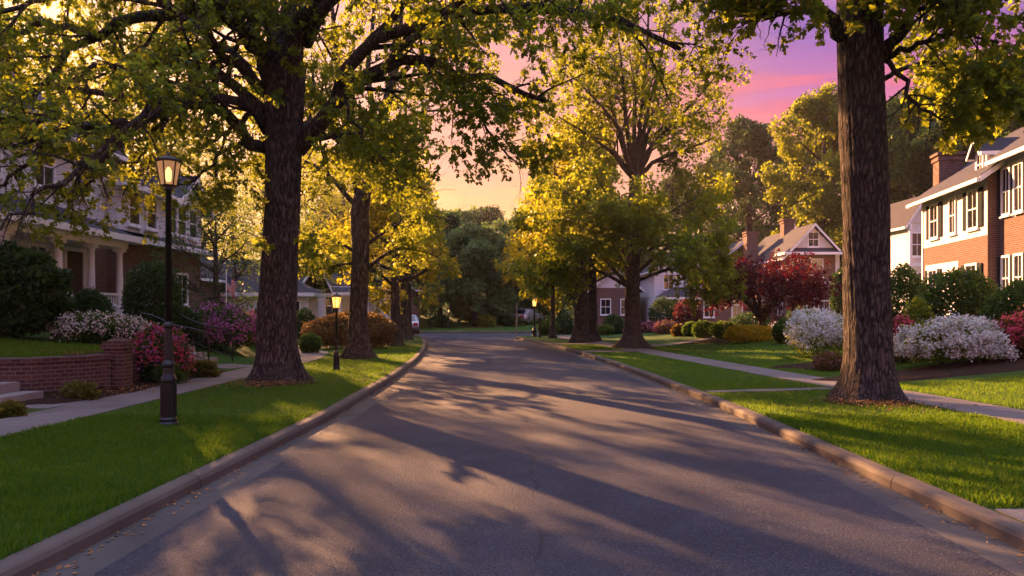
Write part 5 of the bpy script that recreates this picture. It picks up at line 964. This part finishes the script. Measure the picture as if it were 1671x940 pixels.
def flag():
    D = 25.6; top = at(381, 448, D); root = empty('flag_staff', (top[0] - .25, D, T(top[0], D)), 'american flag hanging from a slim staff in front of the white house', 'flag'); o = np.array(root.location); h = top[2] - o[2]
    mb = MB(); mb.tubes(np.array([(0, 0, -.2), (0, 0, h * .5), (0, 0, h + .15)]), np.full(3, .02), 8); mb.build('staff', M['white_paint'], root)
    nu, nv = 20, 14; u = np.linspace(0, 1, nu); v = np.linspace(0, 1, nv); U, V = np.meshgrid(u, v, indexing='ij')
    X = .03 + .12 * U + .40 * U * (1 - .35 * U) - .12 * (1 - V) * U; Y = .07 * np.sin(U * 9 + V * 2) * U; Z = h - (1 - V) * .62 - U * .42 * (1 + .1 * np.sin(U * 7)); G = np.stack([X * .9, Y, h + (Z - h) * .86], -1)
    me_ = MB(); i = np.arange(nu - 1)[:, None] * nv; j = np.arange(nv - 1)[None]; me_.add(G.reshape(-1, 3), np.stack([i + j, i + nv + j, i + nv + j + 1, i + j + 1], -1).reshape(-1, 4)); ob = me_.build('cloth', M['flag_cloth'], root, True)
    uv = ob.data.uv_layers.new(name='UVMap'); 
    for l in ob.data.loops: k = l.vertex_index; uv.data[l.index].uv = (U.ravel()[k], V.ravel()[k])
flag()
plain('car_white', (.62, .62, .64), .25, .5, var=.03); plain('car_silver', (.35, .36, .38), .25, .5, .5, var=.03); plain('tyre', (.015, .015, .016), .8)
emis('tail_light', (.6, .02, .02), .05)
def car(label, x, y, z, rz, paint, group='parked cars'):
    root = empty('parked_car', (x, y, z), label, 'car', group, rz)
    prof = [(-2.15, .35), (-2.2, .62), (-2.1, .92), (-1.65, .98), (-1.15, 1.38), (-.6, 1.47), (.35, 1.44), (1.05, 1.0), (1.85, .88), (2.15, .70), (2.2, .38), (1.7, .24), (-1.7, .24)]
    def loft(pr, ws): 
        n = len(pr); V = []
        for w_, k in ws: V += [(x_, w_, z_ * k if z_ > 1.0 else z_) for x_, z_ in pr]
        f = [[a * n + i, a * n + (i + 1) % n, (a + 1) * n + (i + 1) % n, (a + 1) * n + i] for a in range(len(ws) - 1) for i in range(n)]; mb = MB(); mb.add(V, f + [list(range(n))[::-1], [(len(ws) - 1) * n + i for i in range(n)]]); return mb
    mb = loft(prof, [(-.86, .74), (-.80, .88), (-.62, .995), (0, 1.0), (.62, .995), (.80, .88), (.86, .74)]); mb.build('body', M[paint], root, True)
    gp = [(-1.55, .99), (-1.12, 1.34), (-.6, 1.41), (.3, 1.38), (.92, 1.0)]; mb = loft(gp, [(-.80, .93), (.80, .93)]); mb.build('side_window', M['window_glass'], root)
    mb = MB(); mb.add([(-1.70, -.6, 1.0), (-1.70, .6, 1.0), (-1.21, .52, 1.37), (-1.21, -.52, 1.37)], [[0, 3, 2, 1]]); mb.build('rear_window', M['window_glass'], root)
    for sx in (-1.35, 1.35):
        for sy in (-.78, .78):
            th = np.arange(20) * math.pi / 10; mb = MB(); mb.add([(sx + .33 * math.cos(a), sy - .11, .33 + .33 * math.sin(a)) for a in th] + [(sx + .33 * math.cos(a), sy + .11, .33 + .33 * math.sin(a)) for a in th], [[i, (i + 1) % 20, 20 + (i + 1) % 20, 20 + i] for i in range(20)] + [list(range(20))[::-1], list(range(20, 40))]); wh = mb.build('wheel', M['tyre'], root)
            mb = MB(); s_ = 1 if sy > 0 else -1; yo = sy + s_ * .112; mb.add([(sx + .2 * math.cos(a), yo, .33 + .2 * math.sin(a)) for a in th], [list(range(20))]); mb.build('rim', M['grey_metal'], wh)
    for sy in (-.62, .62): mb = MB(); mb.box(-2.215, -2.14, sy - .16, sy + .16, .68, .84); mb.build('tail_light', M['tail_light'], root)
    mb = MB(); mb.box(-2.225, -2.19, -.25, .25, .48, .6); mb.build('number_plate', M['white_paint'], root)
car('pale car parked on the cross street, seen from behind past the last left trees', -8.0, 56.4, 0, math.radians(97), 'car_silver'); car('silver car parked under the trees beyond the street sign pole', 1.3, 70, T(1.3, 70), math.radians(65), 'car_silver')

# ------------------------------------------------------------------ grass blades, litter
def path_clear(x, y, m=.03):
    ok = np.ones(len(x), bool)
    for p, hw in PATHS:
        q = p[:, None] - np.stack([x, y], -1)[None]; ok &= (q ** 2).sum(-1).min(0) > (hw + m + .03) ** 2
    return ok
def grass():
    r = np.random.default_rng(99); mb = MB()
    for side, XF, dmax in ((-1, XL, 3.35), (1, XR, 12.0)):
        for y0, y1, dens, h, wd in ((3.2, 7, 3600, .062, .0055), (7, 11, 2300, .058, .0075), (11, 16, 1300, .052, .010), (16, 24, 520, .048, .016), (24, 34, 200, .046, .026)):
            dm = dmax if not (side == 1 and y1 < 12) else 6.5
            n = int((y1 - y0) * dm * dens); y = r.uniform(y0, y1, n); d = r.uniform(.13, dm, n); x = XF(y) + side * d
            px = CX + x / y * F; ok = (px > -60) & (px < 1740); x, y, d = x[ok], y[ok], d[ok]; ok = path_clear(x, y)
            for cx_, cy_, rr_ in ((-5.2, 16.6, .8), (6.35, 13.1, .72), (-5.2, 24.8, .6), (5.15, 31.5, .5)):
                q = np.hypot(x - cx_, y - cy_); ok &= q > rr_ * (.75 + .6 * r.random(len(x)))
            ok &= ~(((x - 11.2) / 4.0) ** 2 + ((y - 17.2) / 1.4) ** 2 < 1) | (side < 0); x, y = x[ok], y[ok]; n = len(x)
            cl = .5 + .5 * np.sin(x * 5.1 + 1.7 * np.sin(y * 3.7)) * np.sin(y * 4.3 + 1.3 * np.sin(x * 4.9)); cl2 = .5 + .5 * np.sin(x * 1.3 + y * .9) * np.sin(y * 1.1 - x * .7)
            hh = h * (.55 + .5 * cl + .35 * cl2) * r.uniform(.6, 1.35, n); a = r.uniform(0, 6.28, n); ln = np.abs(r.normal(0, .45, n)) * hh + .01; la = a + r.normal(1.57, .5, n) + 0; w2 = wd / 2 * r.uniform(.7, 1.3, n); z = terrain(x, y) - .004
            cxa, sya = np.cos(a) * w2, np.sin(a) * w2; lx, ly = np.cos(la) * ln, np.sin(la) * ln
            B1 = np.stack([x - cxa, y - sya, z], -1); B2 = np.stack([x + cxa, y + sya, z], -1); tip = np.stack([x + lx, y + ly, z + hh], -1)
            if y0 < 11:
                m1 = np.stack([x + lx * .35 - cxa * .8, y + ly * .35 - sya * .8, z + hh * .6], -1); m2 = np.stack([x + lx * .35 + cxa * .8, y + ly * .35 + sya * .8, z + hh * .6], -1)
                V = np.stack([B1, B2, m2, tip, m1], 1); mb.add(V.reshape(-1, 3), np.arange(n)[:, None] * 5 + np.arange(5)[None])
            else: V = np.stack([B1, B2, tip], 1); mb.add(V.reshape(-1, 3), np.arange(n)[:, None] * 3 + np.arange(3)[None])
    # the raised lawn behind the garden wall
    n = 26000; x = r.uniform(-16, -8.4, n); y = r.uniform(13.3, 16.6, n); ok = x < wallx(y) - .25; x, y = x[ok], y[ok]; n = len(x); z = terrain(x, y); a = r.uniform(0, 6.28, n); hh = .07 * r.uniform(.5, 1.6, n); w2 = .006
    V = np.stack([np.stack([x - np.cos(a) * w2, y - np.sin(a) * w2, z], -1), np.stack([x + np.cos(a) * w2, y + np.sin(a) * w2, z], -1), np.stack([x + r.normal(0, .02, n), y + r.normal(0, .02, n), z + hh], -1)], 1); mb.add(V.reshape(-1, 3), np.arange(n)[:, None] * 3 + np.arange(3)[None])
    return mb.build('grass', M['grass_blade'])
o = grass(); o['kind'] = 'stuff'; o['label'] = 'short green grass of the verges and front lawns'; o['category'] = 'grass'
def litter():
    r = np.random.default_rng(5); mb = MB()
    for p, nr, s in ((KL, nL, 1), (KR, nR, 1)):
        n = 1300; i = (r.random(n) ** 1.2 * (len(p) * .55)).astype(int) + 20; off = -np.abs(r.normal(0, .10, n)) - .03; q = p[i] + nr[i] * off[:, None] + r.normal(0, .12, (n, 2)) * [0, 1]
        P3 = np.concatenate([q, np.full((n, 1), .018)], 1); leaves(mb, P3, r.normal(0, 1, (n, 3)) * [1, 1, .15], .034, OVAL, r, 1.0, .3)
    n = 500; x = r.uniform(-2.8, 3.4, n); y = r.uniform(3.5, 26, n); P3 = np.stack([x, y, np.full(n, .04)], -1); leaves(mb, P3[:150], r.normal(0, 1, (150, 3)) * [1, 1, .1], .022, OVAL, r, 1.0, .15)
    for cx_, cy_, s_ in ((-5.2, 15.6, .9), (6.2, 12.3, .8), (-7.9, 14.3, 1.0)):
        n = 700; x = cx_ + r.normal(0, .55 * s_, n); y = cy_ + r.normal(0, .5 * s_, n); P3 = np.stack([x, y, terrain(x, y) + .06], -1); leaves(mb, P3, r.normal(0, 1, (n, 3)) * [1, 1, .2], .04, OVAL, r, 1.0, .4)
    return mb.build('fallen_leaves', M['litter'])
o = litter(); o['kind'] = 'stuff'; o['label'] = 'small brown fallen leaves along the gutters and under the trees'; o['category'] = 'fallen leaves'

# evening haze in the air
t = NT('haze'); hv = t.n('ShaderNodeVolumePrincipled', {'Color': (.95, .86, .82), 'Density': .0003, 'Anisotropy': .6}); t.t.links.new(hv.outputs[0], t.out.inputs['Volume'])
mb = MB(); mb.box(-130, 140, -62, 135, -1.2, 34); o = mb.build('haze', t.m); o['kind'] = 'stuff'; o['label'] = 'thin warm evening haze in the air along the street'; o['category'] = 'haze'
